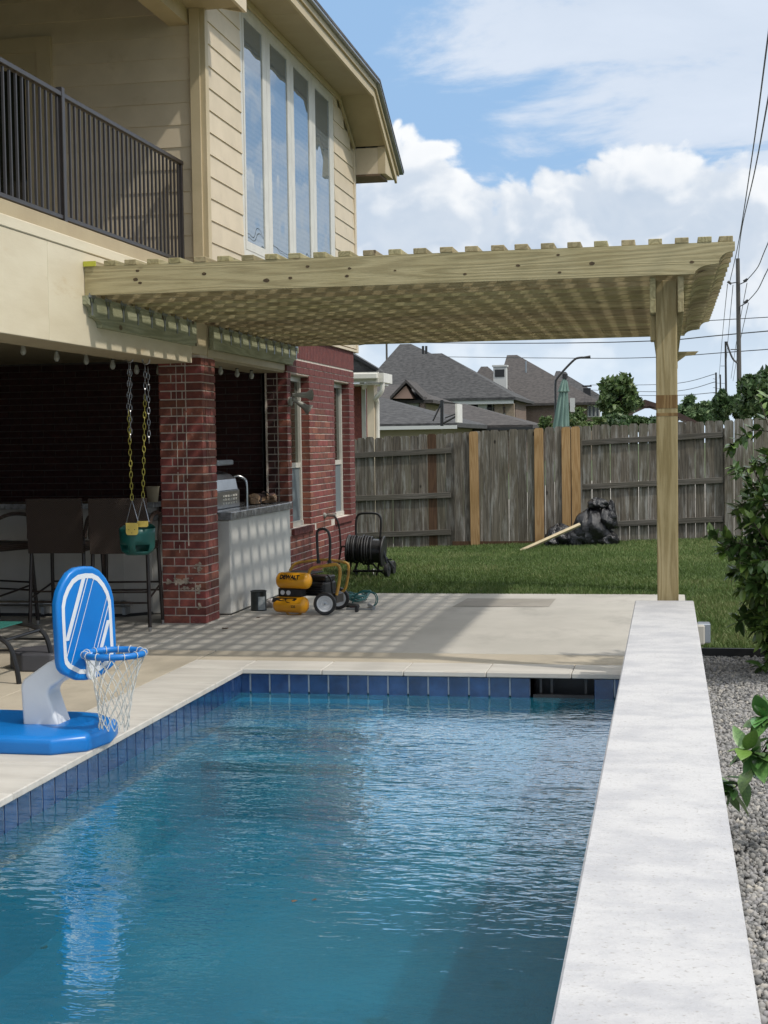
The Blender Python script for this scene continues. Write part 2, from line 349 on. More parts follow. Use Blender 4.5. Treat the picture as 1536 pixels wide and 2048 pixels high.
# lawn sheet (with gentle fall)
def sheet(name, x0, x1, y0, y1, nx, ny, zf, m_):
    xs = np.linspace(x0, x1, nx); ys = np.linspace(y0, y1, ny); b = MB()
    b.v = [(x, y, float(zf(x, y))) for y in ys for x in xs]
    b.f = [(j*nx+i, j*nx+i+1, (j+1)*nx+i+1, (j+1)*nx+i) for j in range(ny-1) for i in range(nx-1)]
    return b.build(name, m_, kind='structure', smoothit=True)
sheet('lawn', -6, 14, 14.955, 23.0, 40, 24, lambda x, y: lawnz(x, y), M['lawnbase'])
sheet('side_lawn', .165, 14, 10.9, 14.953, 10, 8, lambda x, y: -.012, M['lawnbase'])
MB().box((-4.4, 22.95, -.34), (14, 60, -.10)).build('far_yard', M['stain'], kind='structure')
# patio slabs: joints are real gaps
pat = thing('patio', None, None, (-3, 11, 0), kind='structure')
J = .006
def slab(x0, x1, y0, y1, k):
    MB().cbox(((x0+x1)/2, (y0+y1)/2, -.075), (x1-x0-2*J, y1-y0-2*J, .15), .004).build('slab', M[k], pat)
PX0, PXL, PYF = -2.89, -3.36, 9.80            # pool edge, coping outer edge, pool far edge
slab(-9.5, -3.92, 10.69, 12.25, 'deckgrey'); slab(-9.5, -3.92, 12.25, 15.5, 'deckgrey')
slab(-3.92, .165, 10.69, 14.95, 'deckgrey')
slab(-9.5, PXL, 9.09, 10.69, 'deckbeige'); slab(PXL, .165, 10.20, 10.69, 'deckbeige')
slab(-4.08, PXL, 7.3, 9.09, 'deckbeige'); slab(-9.5, -4.08, 7.3, 9.09, 'deckbeige')
slab(-4.08, PXL, 4.6, 7.3, 'deckbeige'); slab(-9.5, -4.08, 4.6, 7.3, 'deckbeige'); slab(-9.5, PXL, -2, 4.6, 'deckbeige')
MB().box((-9.5, -2, -.16), (PXL-.01, 14.9, -.02)).build('patio_bed', M['soil'], pat); MB().box((PXL-.02, 10.22, -.161), (.16, 14.9, -.02)).build('patio_bed', M['soil'], pat)
a = atZ(905, 1214); b = atZ(1098, 1214); c = atZ(1112, 1198); d = atZ(935, 1197)
MB().add([(p.x, p.y, .003) for p in (a, b, c, d)], [(0, 1, 2, 3)]).build('patch', M['stain'], pat)
# ---------------------------------------------------------------- pool
M['trav'] = mat('travertine coping', (.55, .525, .475), (.47, .445, .40), rough=.8, scale=3.5, stretch=(.5, 2.2, 1), detail=9, bump=.4, bscale=30, bdist=.003, rnd=.05, dirt=((.47, .41, .34), 7, .58, .75, (.4, 2, 1)))
M['cap'] = mat('limestone wall cap', (.49, .485, .485), (.385, .385, .40), rough=.85, scale=5, stretch=(.9, 1.2, 1), detail=10, bump=.9, bscale=70, bdist=.004, dirt=((.31, .295, .28), 70, .57, .67, (1, 1, 1)), lo=.36, hi=.66)
def glazed():
    m = mat('cobalt glazed tile', (.006, .024, .085), (.016, .052, .155), rough=.08, scale=9, detail=9, bump=.15, bscale=14, bdist=.003, rnd=.18, coat=.6, lo=.3, hi=.7)
    return m
M['tile'] = glazed(); M['grout'] = mat('tile grout', (.32, .38, .44), (.25, .30, .35), rough=.9, scale=20)
M['plaster'] = mat('pool plaster', (.032, .21, .29), (.026, .165, .235), rough=.9, scale=1.2, detail=8, dirt=((.018, .075, .085), 2.2, .60, .78))
M['plasterd'] = mat('step edge tile', (.02, .07, .10), (.03, .10, .13), rough=.7, scale=9)
WZ = -.165; CT = .035; TW = .1385
pool = thing('pool', None, None, (-1.5, 6, -.2), kind='structure')
WX0, WX1, WYE, WZT = -.213, .160, 9.74, .50       # raised wall
sh = MB(); x0, x1, y0, y1, zb = PX0-.025, -.19, -3.0, PYF+.025, -.80
sh.quad((x0, y0, zb), (x1, y0, zb), (x1, y1, zb), (x0, y1, zb))
sh.quad((x0, y0, zb), (x0, y1, zb), (x0, y1, WZ+.01), (x0, y0, WZ+.01))
sh.quad((x1, y0, zb), (x1, y1, zb), (x1, y1, WZ+.01), (x1, y0, WZ+.01))
sh.quad((x0, y1, zb), (x1, y1, zb), (x1, y1, WZ+.01), (x0, y1, WZ+.01))
sh.quad((x0, y0, zb), (x1, y0, zb), (x1, y0, 0), (x0, y0, 0))
sh.build('pool_shell', M['plaster'], pool)
for i, (w, z, y) in enumerate(((1.0, -.20, 9.60), (1.0, -.31, 9.28), (1.05, -.46, 8.9))):
    MB().box((x0, y, zb+.002), (x0+w, y1+.1, z)).build('step', M['plaster'], pool)
    MB().box((x0, y-.004, z-.05), (x0+w+.004, y+.05, z+.004)).build('step_edge', M['plasterd'], pool)
# grout backing above water
MB().box((x0-.06, -3, WZ-.15), (x0, PYF+.05, -CT)).build('grout_band', M['grout'], pool)
skx0, skx1 = atY(1066, 1360, 9.82).x, atY(1188, 1360, 9.82).x
for a_, b_ in ((x0-.06, skx0), (skx1, x1+.05)): MB().box((a_, y1, WZ-.15), (b_, y1+.06, -CT)).build('grout_band', M['grout'], pool)
MB().box((x1, -3, WZ-.15), (x1+.02, PYF+.05, .30)).build('grout_band', M['grout'], pool)
me = MB().cbox((0, 0, 0), (.006, TW-.012, .135), .002).mesh('tile'); me.materials.append(M['tile'])
mf = MB().cbox((0, 0, 0), (TW-.012, .006, .135), .002).mesh('tile'); mf.materials.append(M['tile'])
tz = -CT-.067
for i in range(60):
    yy = PYF+.02-TW*(i+.5)
    if yy < 1.5: break
    link('tile', me, None, pool, (x0+.002+random.uniform(0, .0012), yy, tz))
    link('tile', me, None, pool, (x1-.002, yy, tz)); link('tile', me, None, pool, (x1-.002, yy, tz+TW)); 
fx = atY(501, 1360, y1).x
for i in range(-1, 22):
    xx = fx+TW*(i+.5)
    if xx > x1-.04: break
    if skx0-.05 < xx < skx1+.05: continue
    link('tile', mf, None, pool, (xx, y1-.002-random.uniform(0, .0012), tz))
sk = MB().box((skx0, y1+.18, WZ-.2), (skx1, y1+.2, -CT)); sk.box((skx0, y1, WZ-.2), (skx1, y1+.2, WZ-.015)); sk.box((skx0-.02, y1, WZ-.1), (skx0, y1+.2, -CT)); sk.box((skx1, y1, WZ-.1), (skx1+.02, y1+.2, -CT)).box((skx0, y1-.006, WZ-.12), (skx1, y1+.02, WZ+.022)).build('skimmer', M['blackp'], pool)
for q in (.12, .30, .86): MB().box((skx0+q*(skx1-skx0)-.008, y1+.04, WZ-.1), (skx0+q*(skx1-skx0)+.008, y1+.06, -CT)).build('skimmer_grille', M['bronze'], pool)
# coping stones
def stone(x0, x1, y0, y1, t=CT):
    MB().cbox(((x0+x1)/2, (y0+y1)/2, .004-t/2), (x1-x0-.004, y1-y0-.004, t), .005).build('coping_stone', M['trav'], pool)
yb = PYF
while yb > -2:
    stone(PXL, PX0, yb-.61, yb); yb -= .61
xs_ = [PXL, atZ(483, 1338).x, atZ(643, 1341).x, atZ(808, 1342).x, atZ(974, 1343).x, atZ(1144, 1345).x, .16]
for i in range(len(xs_)-1): stone(xs_[i], xs_[i+1], PYF if i else PYF, 10.195)
MB().box((PXL, 0, -.3), (x0-.05, PYF+.3, -CT)).build('bond_beam', M['soil'], pool)
# water
def water_mat():
    m = bpy.data.materials.new('pool water'); m.use_nodes = True; t = m.node_tree; t.nodes.clear(); l = t.links.new
    o = N(t, 'ShaderNodeOutputMaterial'); mix = N(t, 'ShaderNodeMixShader'); tr = N(t, 'ShaderNodeBsdfTransparent'); gl = N(t, 'ShaderNodeBsdfGlossy')
    tr.inputs[0].default_value = (.42, .80, .90, 1); gl.inputs['Roughness'].default_value = .02
    tcn = N(t, 'ShaderNodeTexCoord')
    def nz(st, sc, de, dist=0):
        vm = N(t, 'ShaderNodeVectorMath', operation='MULTIPLY'); l(tcn.outputs['Object'], vm.inputs[0]); vm.inputs[1].default_value = st
        n = N(t, 'ShaderNodeTexNoise', i_Scale=sc, i_Detail=de, i_Roughness=.5, i_Distortion=dist); l(vm.outputs[0], n.inputs['Vector']); return n.outputs[0]
    a = nz((.50, 1.15, 1), 9.0, 2.0, .5); b = nz((.7, 1.15, 1), 24.0, 2.0, .3); sy = N(t, 'ShaderNodeSeparateXYZ'); l(tcn.outputs['Object'], sy.inputs[0]); calm = mth(t, 'ADD', .35, mth(t, 'MULTIPLY', smooth(t, sy.outputs[1], 4.4, 6.2), .65)); c = nz((.5, 1.0, 1), 2.2, 1.5)
    patch = smooth(t, nz((.5, .6, 1), 1.1, 2.0), .38, .62)
    h = mth(t, 'ADD', mth(t, 'MULTIPLY', a, mth(t, 'ADD', .35, mth(t, 'MULTIPLY', patch, .65))), mth(t, 'MULTIPLY', b, .22)); h = mth(t, 'MULTIPLY', mth(t, 'ADD', h, mth(t, 'MULTIPLY', c, .9)), calm)
    bp = N(t, 'ShaderNodeBump', i_Strength=1.0, i_Distance=.015); l(h, bp.inputs['Height'])
    fr = N(t, 'ShaderNodeFresnel', i_IOR=1.7); l(bp.outputs[0], fr.inputs['Normal']); l(bp.outputs[0], gl.inputs['Normal'])
    df = N(t, 'ShaderNodeBsdfDiffuse'); m0 = N(t, 'ShaderNodeMixShader'); m0.inputs[0].default_value = .42
    cn = N(t, 'ShaderNodeMix', data_type='RGBA'); l(smooth(t, nz((.6, .8, 1), 1.4, 5.0), .35, .7), cn.inputs[0]); cn.inputs[6].default_value = (.010, .095, .145, 1); cn.inputs[7].default_value = (.018, .135, .190, 1); l(cn.outputs[2], df.inputs[0])
    l(tr.outputs[0], m0.inputs[1]); l(df.outputs[0], m0.inputs[2])
    cg = N(t, 'ShaderNodeCombineColor')
    for i in range(3): l(mth(t, 'MULTIPLY', fr.outputs[0], 1.55, clamp=True), cg.inputs[i])
    l(cg.outputs[0], gl.inputs[0]); ad = N(t, 'ShaderNodeAddShader'); l(m0.outputs[0], ad.inputs[0]); l(gl.outputs[0], ad.inputs[1]); l(ad.outputs[0], o.inputs[0]); t.nodes.remove(mix); return m
MB().quad((x0, -3, WZ), (x1, -3, WZ), (x1, y1+.01, WZ), (x0, y1+.01, WZ)).build('pool_water', water_mat(), kind='structure')
# raised wall with stone cap
rw = thing('pool_wall', 'raised white stone pool wall running from the bottom of the photo to the pergola post', 'wall', (0, 5, 0))
M['stucco'] = mat('white stucco', (.62, .61, .58), (.55, .54, .51), rough=.9, scale=5, bump=.3, bscale=60, bdist=.003)
MB().box((x1+.02, -2.5, -.25), (WX1-.012, WYE-.012, WZT-.05)).build('wall_body', M['stucco'], rw)
MB().cbox(((WX0+WX1)/2, (WYE-2.5)/2, WZT-.025), (WX1-WX0, WYE+2.5, .05), .006).build('wall_cap', M['cap'], rw)
# ---------------------------------------------------------------- gravel strip
MB().quad((.161, -3, -.045), (3.2, -3, -.045), (3.2, 10.86, -.045), (.161, 10.86, -.045)).build('gravel_bed', mat('fine gravel', (.24, .235, .225), (.10, .10, .095), rough=.95, scale=70, detail=3, bump=1, bscale=60, bdist=.02), kind='structure')
MB().box((.17, 10.86, -.05), (3.2, 10.885, .035)).build('lawn_edging', M['blackp'], kind='structure')
def ico():
    bm = bmesh.new(); bmesh.ops.create_icosphere(bm, subdivisions=1, radius=1); v = np.array([x.co[:] for x in bm.verts]); f = np.array([[q.index for q in p.verts] for p in bm.faces]); bm.free(); return v, f
IV, IF = ico()
def nparr_mesh(name, V, F, m_, attr=None, parent=None, **k):
    me = bpy.data.meshes.new(name); nv, nf = len(V), len(F); s = F.shape[1]
    me.vertices.add(nv); me.vertices.foreach_set('co', V.astype(np.float32).ravel())
    me.loops.add(nf*s); me.loops.foreach_set('vertex_index', F.astype(np.int32).ravel())
    me.polygons.add(nf); me.polygons.foreach_set('loop_start', np.arange(0, nf*s, s, dtype=np.int32)); me.polygons.foreach_set('loop_total', np.full(nf, s, dtype=np.int32))
    me.update(calc_edges=True); me.validate(); me.materials.append(m_)
    if attr is not None:
        a = me.attributes.new('tone', 'FLOAT', 'POINT'); a.data.foreach_set('value', attr.astype(np.float32))
    o = bpy.data.objects.new(name, me); C.objects.link(o); WL[o.name] = Vector((0, 0, 0))
    if parent is not None: o.parent = parent; o.location = -WL[parent.name]
    return tag(o, **k)
def tonemat(name, cols, rough=.8, spec=.4, trans=0, bump=0):
    m = bpy.data.materials.new(name); m.use_nodes = True; t = m.node_tree; bs = t.nodes['Principled BSDF']; l = t.links.new
    at = N(t, 'ShaderNodeAttribute', attribute_name='tone'); cr = N(t, 'ShaderNodeValToRGB'); l(at.outputs['Fac'], cr.inputs[0])
    e = cr.color_ramp.elements
    while len(e) < len(cols): e.new(.5)
    for i, c_ in enumerate(cols): e[i].position = i/(len(cols)-1); e[i].color = (*c_, 1)
    l(cr.outputs[0], bs.inputs['Base Color']); bs.inputs['Roughness'].default_value = rough; bs.inputs['Specular IOR Level'].default_value = spec
    if trans:
        tl = N(t, 'ShaderNodeBsdfTranslucent'); l(cr.outputs[0], tl.inputs[0]); mx = N(t, 'ShaderNodeMixShader'); mx.inputs[0].default_value = trans
        l(bs.outputs[0], mx.inputs[1]); l(tl.outputs[0], mx.inputs[2]); l(mx.outputs[0], t.nodes['Material Output'].inputs[0])
    return m
def rotm(n):
    q = rng.normal(size=(n, 4)); q /= np.linalg.norm(q, axis=1)[:, None]; w, x, y, z = q.T
    return np.stack([np.stack([1-2*(y*y+z*z), 2*(x*y-z*w), 2*(x*z+y*w)], 1), np.stack([2*(x*y+z*w), 1-2*(x*x+z*z), 2*(y*z-x*w)], 1), np.stack([2*(x*z-y*w), 2*(y*z+x*w), 1-2*(x*x+y*y)], 1)], 1)
n = 34000
gy = 3.0+(10.84-3.0)*rng.random(n)**.8; gx = .175+rng.random(n)*(.15+gy*.085)
sz = rng.uniform(.005, .0135, n)
sh_ = rng.uniform(.55, 1.35, (n, 1, 3))*sz[:, None, None]
V = np.einsum('nij,nkj->nki', rotm(n), IV[None]*sh_*(1+.25*rng.normal(size=(n, len(IV), 1))))
V += np.stack([gx, gy, -.038+sz*.6+rng.random(n)*.012], 1)[:, None, :]
F = (IF[None]+np.arange(n)[:, None, None]*len(IV)).reshape(-1, 3)
M['gravel'] = tonemat('gravel', [(.13, .13, .13), (.22, .215, .205), (.30, .29, .275), (.26, .255, .26), (.42, .39, .34)], rough=.85)
nparr_mesh('gravel', V.reshape(-1, 3), F, M['gravel'], attr=np.repeat(rng.random(n)**1.3, len(IV)), kind='stuff')
# ---------------------------------------------------------------- grass blades
def grass(name, n, x0, x1, y0, y1, h, w):
    X = rng.uniform(x0, x1, n); Y_ = y0+(y1-y0)*rng.random(n)**1.1
    clump = .5+.5*np.sin(X*5.1+np.sin(Y_*3.7)*1.7)*np.sin(Y_*4.3+np.sin(X*2.9)*2.0)
    hh = h*rng.uniform(.5, 1.2, n)*(.75+.5*clump); a = rng.uniform(0, 6.283, n); ln_ = rng.uniform(.1, .9, n)*hh; b_ = rng.uniform(0, 6.283, n)
    Z = lawnz(X, Y_)-.003; ww = w*rng.uniform(.6, 1.3, n)
    P0 = np.stack([X-ww*np.cos(a), Y_-ww*np.sin(a), Z], 1); P1 = np.stack([X+ww*np.cos(a), Y_+ww*np.sin(a), Z], 1)
    mx_, my_ = X+.35*ln_*np.cos(b_), Y_+.35*ln_*np.sin(b_)
    P2 = np.stack([mx_+.8*ww*np.cos(a), my_+.8*ww*np.sin(a), Z+hh*.6], 1); P3 = np.stack([mx_-.8*ww*np.cos(a), my_-.8*ww*np.sin(a), Z+hh*.6], 1)
    P4 = np.stack([X+ln_*np.cos(b_), Y_+ln_*np.sin(b_), Z+hh], 1)
    V = np.stack([P0, P1, P2, P3, P4], 1).reshape(-1, 3); o = (np.arange(n)*5)[:, None]
    F = np.concatenate([o+[0, 1, 2], o+[0, 2, 3], o+[3, 2, 4]])
    tone = np.clip(.05+.35*clump+.45*(.5+.5*np.sin(X*1.3+2*np.sin(Y_*.8))*np.sin(Y_*1.7+X*.4))+.25*rng.normal(size=n), 0, 1)
    nparr_mesh(name, V, F, M['grass'], attr=np.repeat(tone, 5), kind='stuff')
M['grass'] = tonemat('grass', [(.060, .100, .022), (.095, .155, .038), (.135, .20, .055), (.24, .25, .11)], rough=.6, trans=.25)
grass('lawn_grass', 170000, -4.3, 2.6, 14.915, 22.5, .045, .0035)
grass('side_lawn_grass', 42000, .18, 2.2, 10.92, 14.95, .05, .0032)
# ================================================================ house
XW = -3.92
house = thing('house', 'two-storey cream sided and red brick house beside the pool', 'house', (-5, 14, 0))
CH = .0722; BL = .250; BT = .010
NB = [0]
stuffb = MB()
def brick(c, d, k='brick', force=False):
    """d = full brick box; one object each up to the limit, the rest joined"""
    if NB[0] < 298 and not force:
        NB[0] += 1; piece('brick', c, d, M[k], house, b=.003)
    else: stuffb.box((c[0]-d[0]/2, c[1]-d[1]/2, c[2]-d[2]/2), (c[0]+d[0]/2, c[1]+d[1]/2, c[2]+d[2]/2))
# --- pier
px0, px1, py0, py1, pzt = -4.33, -3.94, 12.27, 12.66, 2.33
MB().box((px0+.008, py0+.008, 0), (px1-.008, py1-.008, pzt)).build('pier_mortar', M['mortar'], house)
z = .006; r = 0; wd, dp = px1-px0, py1-py0
while z+CH < pzt+.01:
    h = CH-BT; zc = z+h/2; q = .09
    fr = [(0, .235), (.245, wd)] if r % 2 == 0 else [(0, .105), (.115, .205), (.215, wd)]
    if r in (2, 3, 4): fr = [(0, .14), (.15, wd-.10), (wd-.09, wd)]
    for a_, b_ in fr:
        o_ = random.uniform(-.0015, .0015)
        brick((px0+(a_+b_)/2, py0+q/2+o_, zc), (b_-a_, q, h))
    sd = [(q+.01, .235), (.245, dp)] if r % 2 else [(q+.01, .16), (.17, dp)]
    for a_, b_ in sd:
        brick((px1-.045+random.uniform(-.0015, .0015), py0+(a_+b_)/2, zc), (.09, b_-a_, h))
    stuffb.box((px0, py0+q+.01, z), (px0+.08, py1, z+h))
    z += CH; r += 1
# --- side wall, X = XW, with two window openings
wins = [(15.27, 16.09, .65, 2.29), (17.36, 18.20, .65, 2.29)]
WY0, WY1, WZ1 = 15.11, 18.50, 2.47
RC = .095
mw = MB()
ys = [WY0+.01, wins[0][0], wins[0][1], wins[1][0], wins[1][1], WY1-.01]
for i in range(5):
    if i % 2 == 0: mw.box((XW-.22, ys[i]+(.006 if i else 0), -.2), (XW-.007, ys[i+1]-(.006 if i < 4 else 0), 2.72))
    else:
        w_ = wins[i//2]; mw.box((XW-.22, ys[i]-.006, -.2), (XW-.007, ys[i+1]+.006, w_[2])); mw.box((XW-.22, ys[i]-.006, w_[3]), (XW-.007, ys[i+1]+.006, 2.72))
mw.build('brick_backing', M['mortar'], house)
side = []
z = .006-2*CH; r = 0
while z+CH < WZ1+.005:
    y = WY0-(BL/2 if r % 2 else 0)
    while y < WY1:
        a_, b_ = max(y, WY0), min(y+BL-BT, WY1); y += BL
        segs = [(a_, b_)]
        for w_ in wins:
            if z+CH*.5 > w_[2] and z+CH*.5 < w_[3]:
                ns = []
                for s_ in segs:
                    if s_[1] <= w_[0] or s_[0] >= w_[1]: ns.append(s_)
                    else:
                        if s_[0] < w_[0]: ns.append((s_[0], w_[0]))
                        if s_[1] > w_[1]: ns.append((w_[1], s_[1]))
                segs = ns
            if w_[2]-.075 < z+CH*.5 < w_[2]:            # room for the rowlock sill
                ns = []
                for s_ in segs:
                    if s_[1] <= w_[0]-.05 or s_[0] >= w_[1]+.05: ns.append(s_)
                segs = ns
        for s_ in segs:
            if s_[1]-s_[0] > .002: side.append((s_[0], s_[1], z))
    z += CH; r += 1
side.sort(key=lambda s_: (s_[0] > 17.0, abs(s_[2]-1.1)))
for a_, b_, z in side:
    brick((XW-.05+random.uniform(-.0015, .0015), (a_+b_)/2, z+(CH-BT)/2), (.10, b_-a_, CH-BT))
# reveals of the openings (far jambs face the camera) and front corner of the wall
z = .006
while z+CH < WZ1+.005:
    for w_ in wins:
        if w_[2] < z+.03 < w_[3]: stuffb.box((XW-.20, w_[1]+.003, z), (XW-.102, w_[1]+.09, z+CH-BT))
    z += CH
# soldier course and rowlock sills
y = WY0
while y < WY1-.03:
    stuffb.box((XW-.1, y, 2.475), (XW+.001, y+CH-BT, 2.708)); y += CH
for w_ in wins:
    y = w_[0]-.05
    while y < w_[1]+.04: stuffb.box((XW-.1, y, w_[2]-.07), (XW+.028, y+CH-BT, w_[2]-.004)); y += CH
    MB().box((XW-.12, w_[0]-.1, w_[3]+.002), (XW-.004, w_[1]+.1, w_[3]+.012)).build('lintel', M['brown'], house)
# far end of wall (faces away) kept as backing; recess wall under the balcony, facing the camera
BY = 15.33
MB().box((-9.6, BY+.008, -.02), (-4.14, BY+.2, 2.55)).build('brick_backing', M['mortar_shade'], house)
MB().box((-4.145, 15.12, -.02), (XW-.23, BY+.2, 2.55)).build('brick_backing', M['mortar_shade'], house)
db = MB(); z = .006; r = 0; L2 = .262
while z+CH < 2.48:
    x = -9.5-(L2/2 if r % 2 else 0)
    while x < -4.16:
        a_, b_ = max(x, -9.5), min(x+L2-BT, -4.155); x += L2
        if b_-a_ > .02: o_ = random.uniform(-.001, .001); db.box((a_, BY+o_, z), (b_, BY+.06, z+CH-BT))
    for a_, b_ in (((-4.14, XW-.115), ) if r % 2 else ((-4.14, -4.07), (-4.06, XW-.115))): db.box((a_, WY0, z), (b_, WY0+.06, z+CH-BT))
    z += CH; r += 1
db.build('brick_course', M['brick_shade'], house, kind='stuff')
MB().box((-4.158, 15.10, 0), (-4.139, 15.34, 2.48)).build('mortar_joint', M['mortar'], house)
stuffb.build('brick_course', M['brick'], house, kind='stuff')
# efflorescence patches at pier foot
M['efflo'] = mat('efflorescence', (.42, .36, .29), (.30, .24, .19), rough=1, scale=30, bump=.6, bscale=80)
sm = MB()
for cx_, cz_, w_, h_, n_ in ((-4.16, .37, .085, .022, 90), (-4.0, .49, .022, .03, 26), (-4.01, .30, .022, .03, 26), (-4.0, .16, .015, .02, 16), (-4.28, .36, .02, .03, 22), (-4.12, .31, .06, .012, 20)):
    for q_ in range(n_):
        ux, uz = cx_+random.gauss(0, w_*.55), cz_+random.gauss(0, h_*.7); r_ = random.uniform(.003, .011)
        ux = min(max(ux, px0+.01), px1-.01); kk = random.randint(5, 7); pts = [(ux+r_*1.5*math.cos(6.283*i/kk)*random.uniform(.5, 1.1), uz+r_*math.sin(6.283*i/kk)*random.uniform(.5, 1.1)) for i in range(kk)]
        sm.prism(pts, 'Y', py0-.003-random.uniform(0, .001), py0+.004)
sm.build('mortar_smear', M['efflo'], house, kind='stuff')
dr = MB()
for xx, za, zb_ in ((-4.17, .62, 2.25), (-4.085, .68, 2.30)):
    zz = zb_
    while zz > za:
        l_ = random.uniform(.05, .18); w_ = random.uniform(.0015, .0035); dr.box((xx-w_+random.uniform(-.002, .002), py0-.0025, max(za, zz-l_)), (xx+w_, py0+.002, zz)); zz -= l_*random.choice((1, 1, 1.25))
dr.build('paint_drip', M['mortar'], house)
# --- lower windows
M['glassdk'] = mat('window glass dark', (.012, .018, .012), (.02, .028, .018), rough=.04, scale=1.2, spec=.9)
M['screen'] = mat('insect screen', (.16, .19, .20), (.13, .155, .165), rough=.6, scale=400)
for w_ in wins:
    X = XW-RC; wn = MB(); y0, y1, z0, z1 = w_[0]+.004, w_[1]-.004, w_[2]+.004, w_[3]-.004
    zm = 1.52-.21; zm = atX(592, 931, X).z
    f = MB(); t_ = .05
    f.box((X-.06, y0, z0), (X, y0+t_, z1)); f.box((X-.06, y1-t_, z0), (X, y1, z1)); f.box((X-.06, y0+t_, z1-t_), (X-.001, y1-t_, z1)); f.box((X-.06, y0+t_, z0), (X+.02, y1-t_, z0+t_)); f.box((X-.06, y0+t_, zm-.025), (X-.004, y1-t_, zm+.03))
    fo = f.build('window_frame', M['white'], house)
    MB().box((X-.04, y0+t_, zm+.03), (X-.03, y1-t_, z1-t_)).build('pane', M['glassdk'], fo)
    MB().box((X-.022, y0+t_, z0+t_), (X-.018, y1-t_, zm-.025)).build('insect_screen', M['screen'], fo)
    MB().box((X-.2, y0-.1, z0-.1), (X-.19, y1+.1, z1+.1)).build('blind', M['blackp'], fo)
# --- lower fascia / beam over the patio
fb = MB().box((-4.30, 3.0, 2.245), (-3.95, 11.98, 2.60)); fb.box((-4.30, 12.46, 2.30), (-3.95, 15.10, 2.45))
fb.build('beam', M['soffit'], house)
yj = atX(90, 560, -3.95).y
for a_, b_ in ((3.0, yj-2.45), (yj-2.445, yj-.004), (yj, 11.98)):
    MB().cbox((-3.94, (a_+b_)/2, 2.565), (.024, b_-a_, .64), .002).build('fascia_board', M['fascia'], house)
MB().cbox((-3.945, 13.78, 2.47), (.02, 2.63, .30), .002).build('fascia_board', M['trim'], house)
MB().cbox((-4.12, 12.22, 2.62), (.36, .46, .58), .003).build('column_wrap', M['trim'], house)
MB().cbox((-3.98, 7.6, 2.925), (.12, 9.3, .075), .006).build('deck_cap', M['fascia'], house)
MB().cbox((-4.07, 7.7, 3.03), (.04, 9.2, .14), .003).build('deck_edge_board', M['soffit'], house)
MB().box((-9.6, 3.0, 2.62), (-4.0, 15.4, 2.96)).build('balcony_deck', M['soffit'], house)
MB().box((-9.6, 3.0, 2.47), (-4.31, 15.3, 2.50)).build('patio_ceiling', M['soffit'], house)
MB().box((-9.9, 3.0, -.1), (-9.6, 15.4, 5.6)).build('left_wall', M['brown'], house)
# --- upper storey siding
EXP = .1905
def board(y0, y1, z, nm='siding_board'):
    p = [(XW-.002, z), (XW+.026, z), (XW+.014, z+EXP+.02), (XW-.002, z+EXP+.02)]
    MB().prism(p, 'Y', y0, y1).build(nm, M['siding'], house)
MB().box((XW-.25, 12.42, 2.72), (XW-.003, 18.62, 5.2)).build('wall_core', M['trim'], house)
prof = MB().add([(XW-.25, 12.42, 5.19), (XW-.25, 18.62, 5.19), (XW-.25, 18.62, 5.33), (XW-.25, 17.8, 5.76), (XW-.25, 12.42, 5.76), (XW-.003, 12.42, 5.19), (XW-.003, 18.62, 5.19), (XW-.003, 18.62, 5.33), (XW-.003, 17.8, 5.76), (XW-.003, 12.42, 5.76)],
    [(0, 1, 2, 3, 4), (9, 8, 7, 6, 5), (0, 5, 6, 1), (1, 6, 7, 2), (2, 7, 8, 3), (3, 8, 9, 4), (4, 9, 5, 0)]).build('wall_core', M['trim'], house)
UY0, UY1, UZ0, UZ1 = 13.60, 17.40, 3.40, 5.64
z = 2.735; k = 0
zl = atX(408, 478, XW+.02).z; z = zl-EXP*round((zl-2.735)/EXP)
while z < 5.75:
    zt = z+EXP
    yend = 18.57 if zt < 5.33 else 18.57-(zt-5.33)/.52
    if z < UZ0-.01 and zt > UZ0 or (z >= UZ0 and z < UZ1):
        board(12.47, UY0-.08, z); board(UY1+.08, min(yend, 18.57), z)
        if z < UZ0: MB().prism([(XW-.002, z), (XW+.026, z), (XW+.018, UZ0-.07), (XW-.002, UZ0-.07)], 'Y', UY0-.08, UY1+.08).build('siding_board', M['siding'], house) if UZ0-.07 > z+.01 else None
    else:
        cut = 12.5+random.uniform(1.2, 4.5); board(12.47, cut-.001, z); board(cut+.002, min(yend, 18.57), z)
    z += EXP
MB().box((XW-.002, 12.47, 2.705), (XW+.03, 18.57, 2.735)).build('starter_strip', M['siding'], house)
for y_, zt in ((12.38, 5.3), (18.57, 5.35)): MB().cbox((XW+.012, y_+.045, (2.70+zt)/2), (.05, .09, zt-2.70), .003).build('corner_trim', M['siding'] if y_ > 13 else M['trim'], house)
MB().cbox((XW-.055, 12.385, 3.95), (.09, .05, 2.7), .003).build('corner_trim', M['trim'], house)
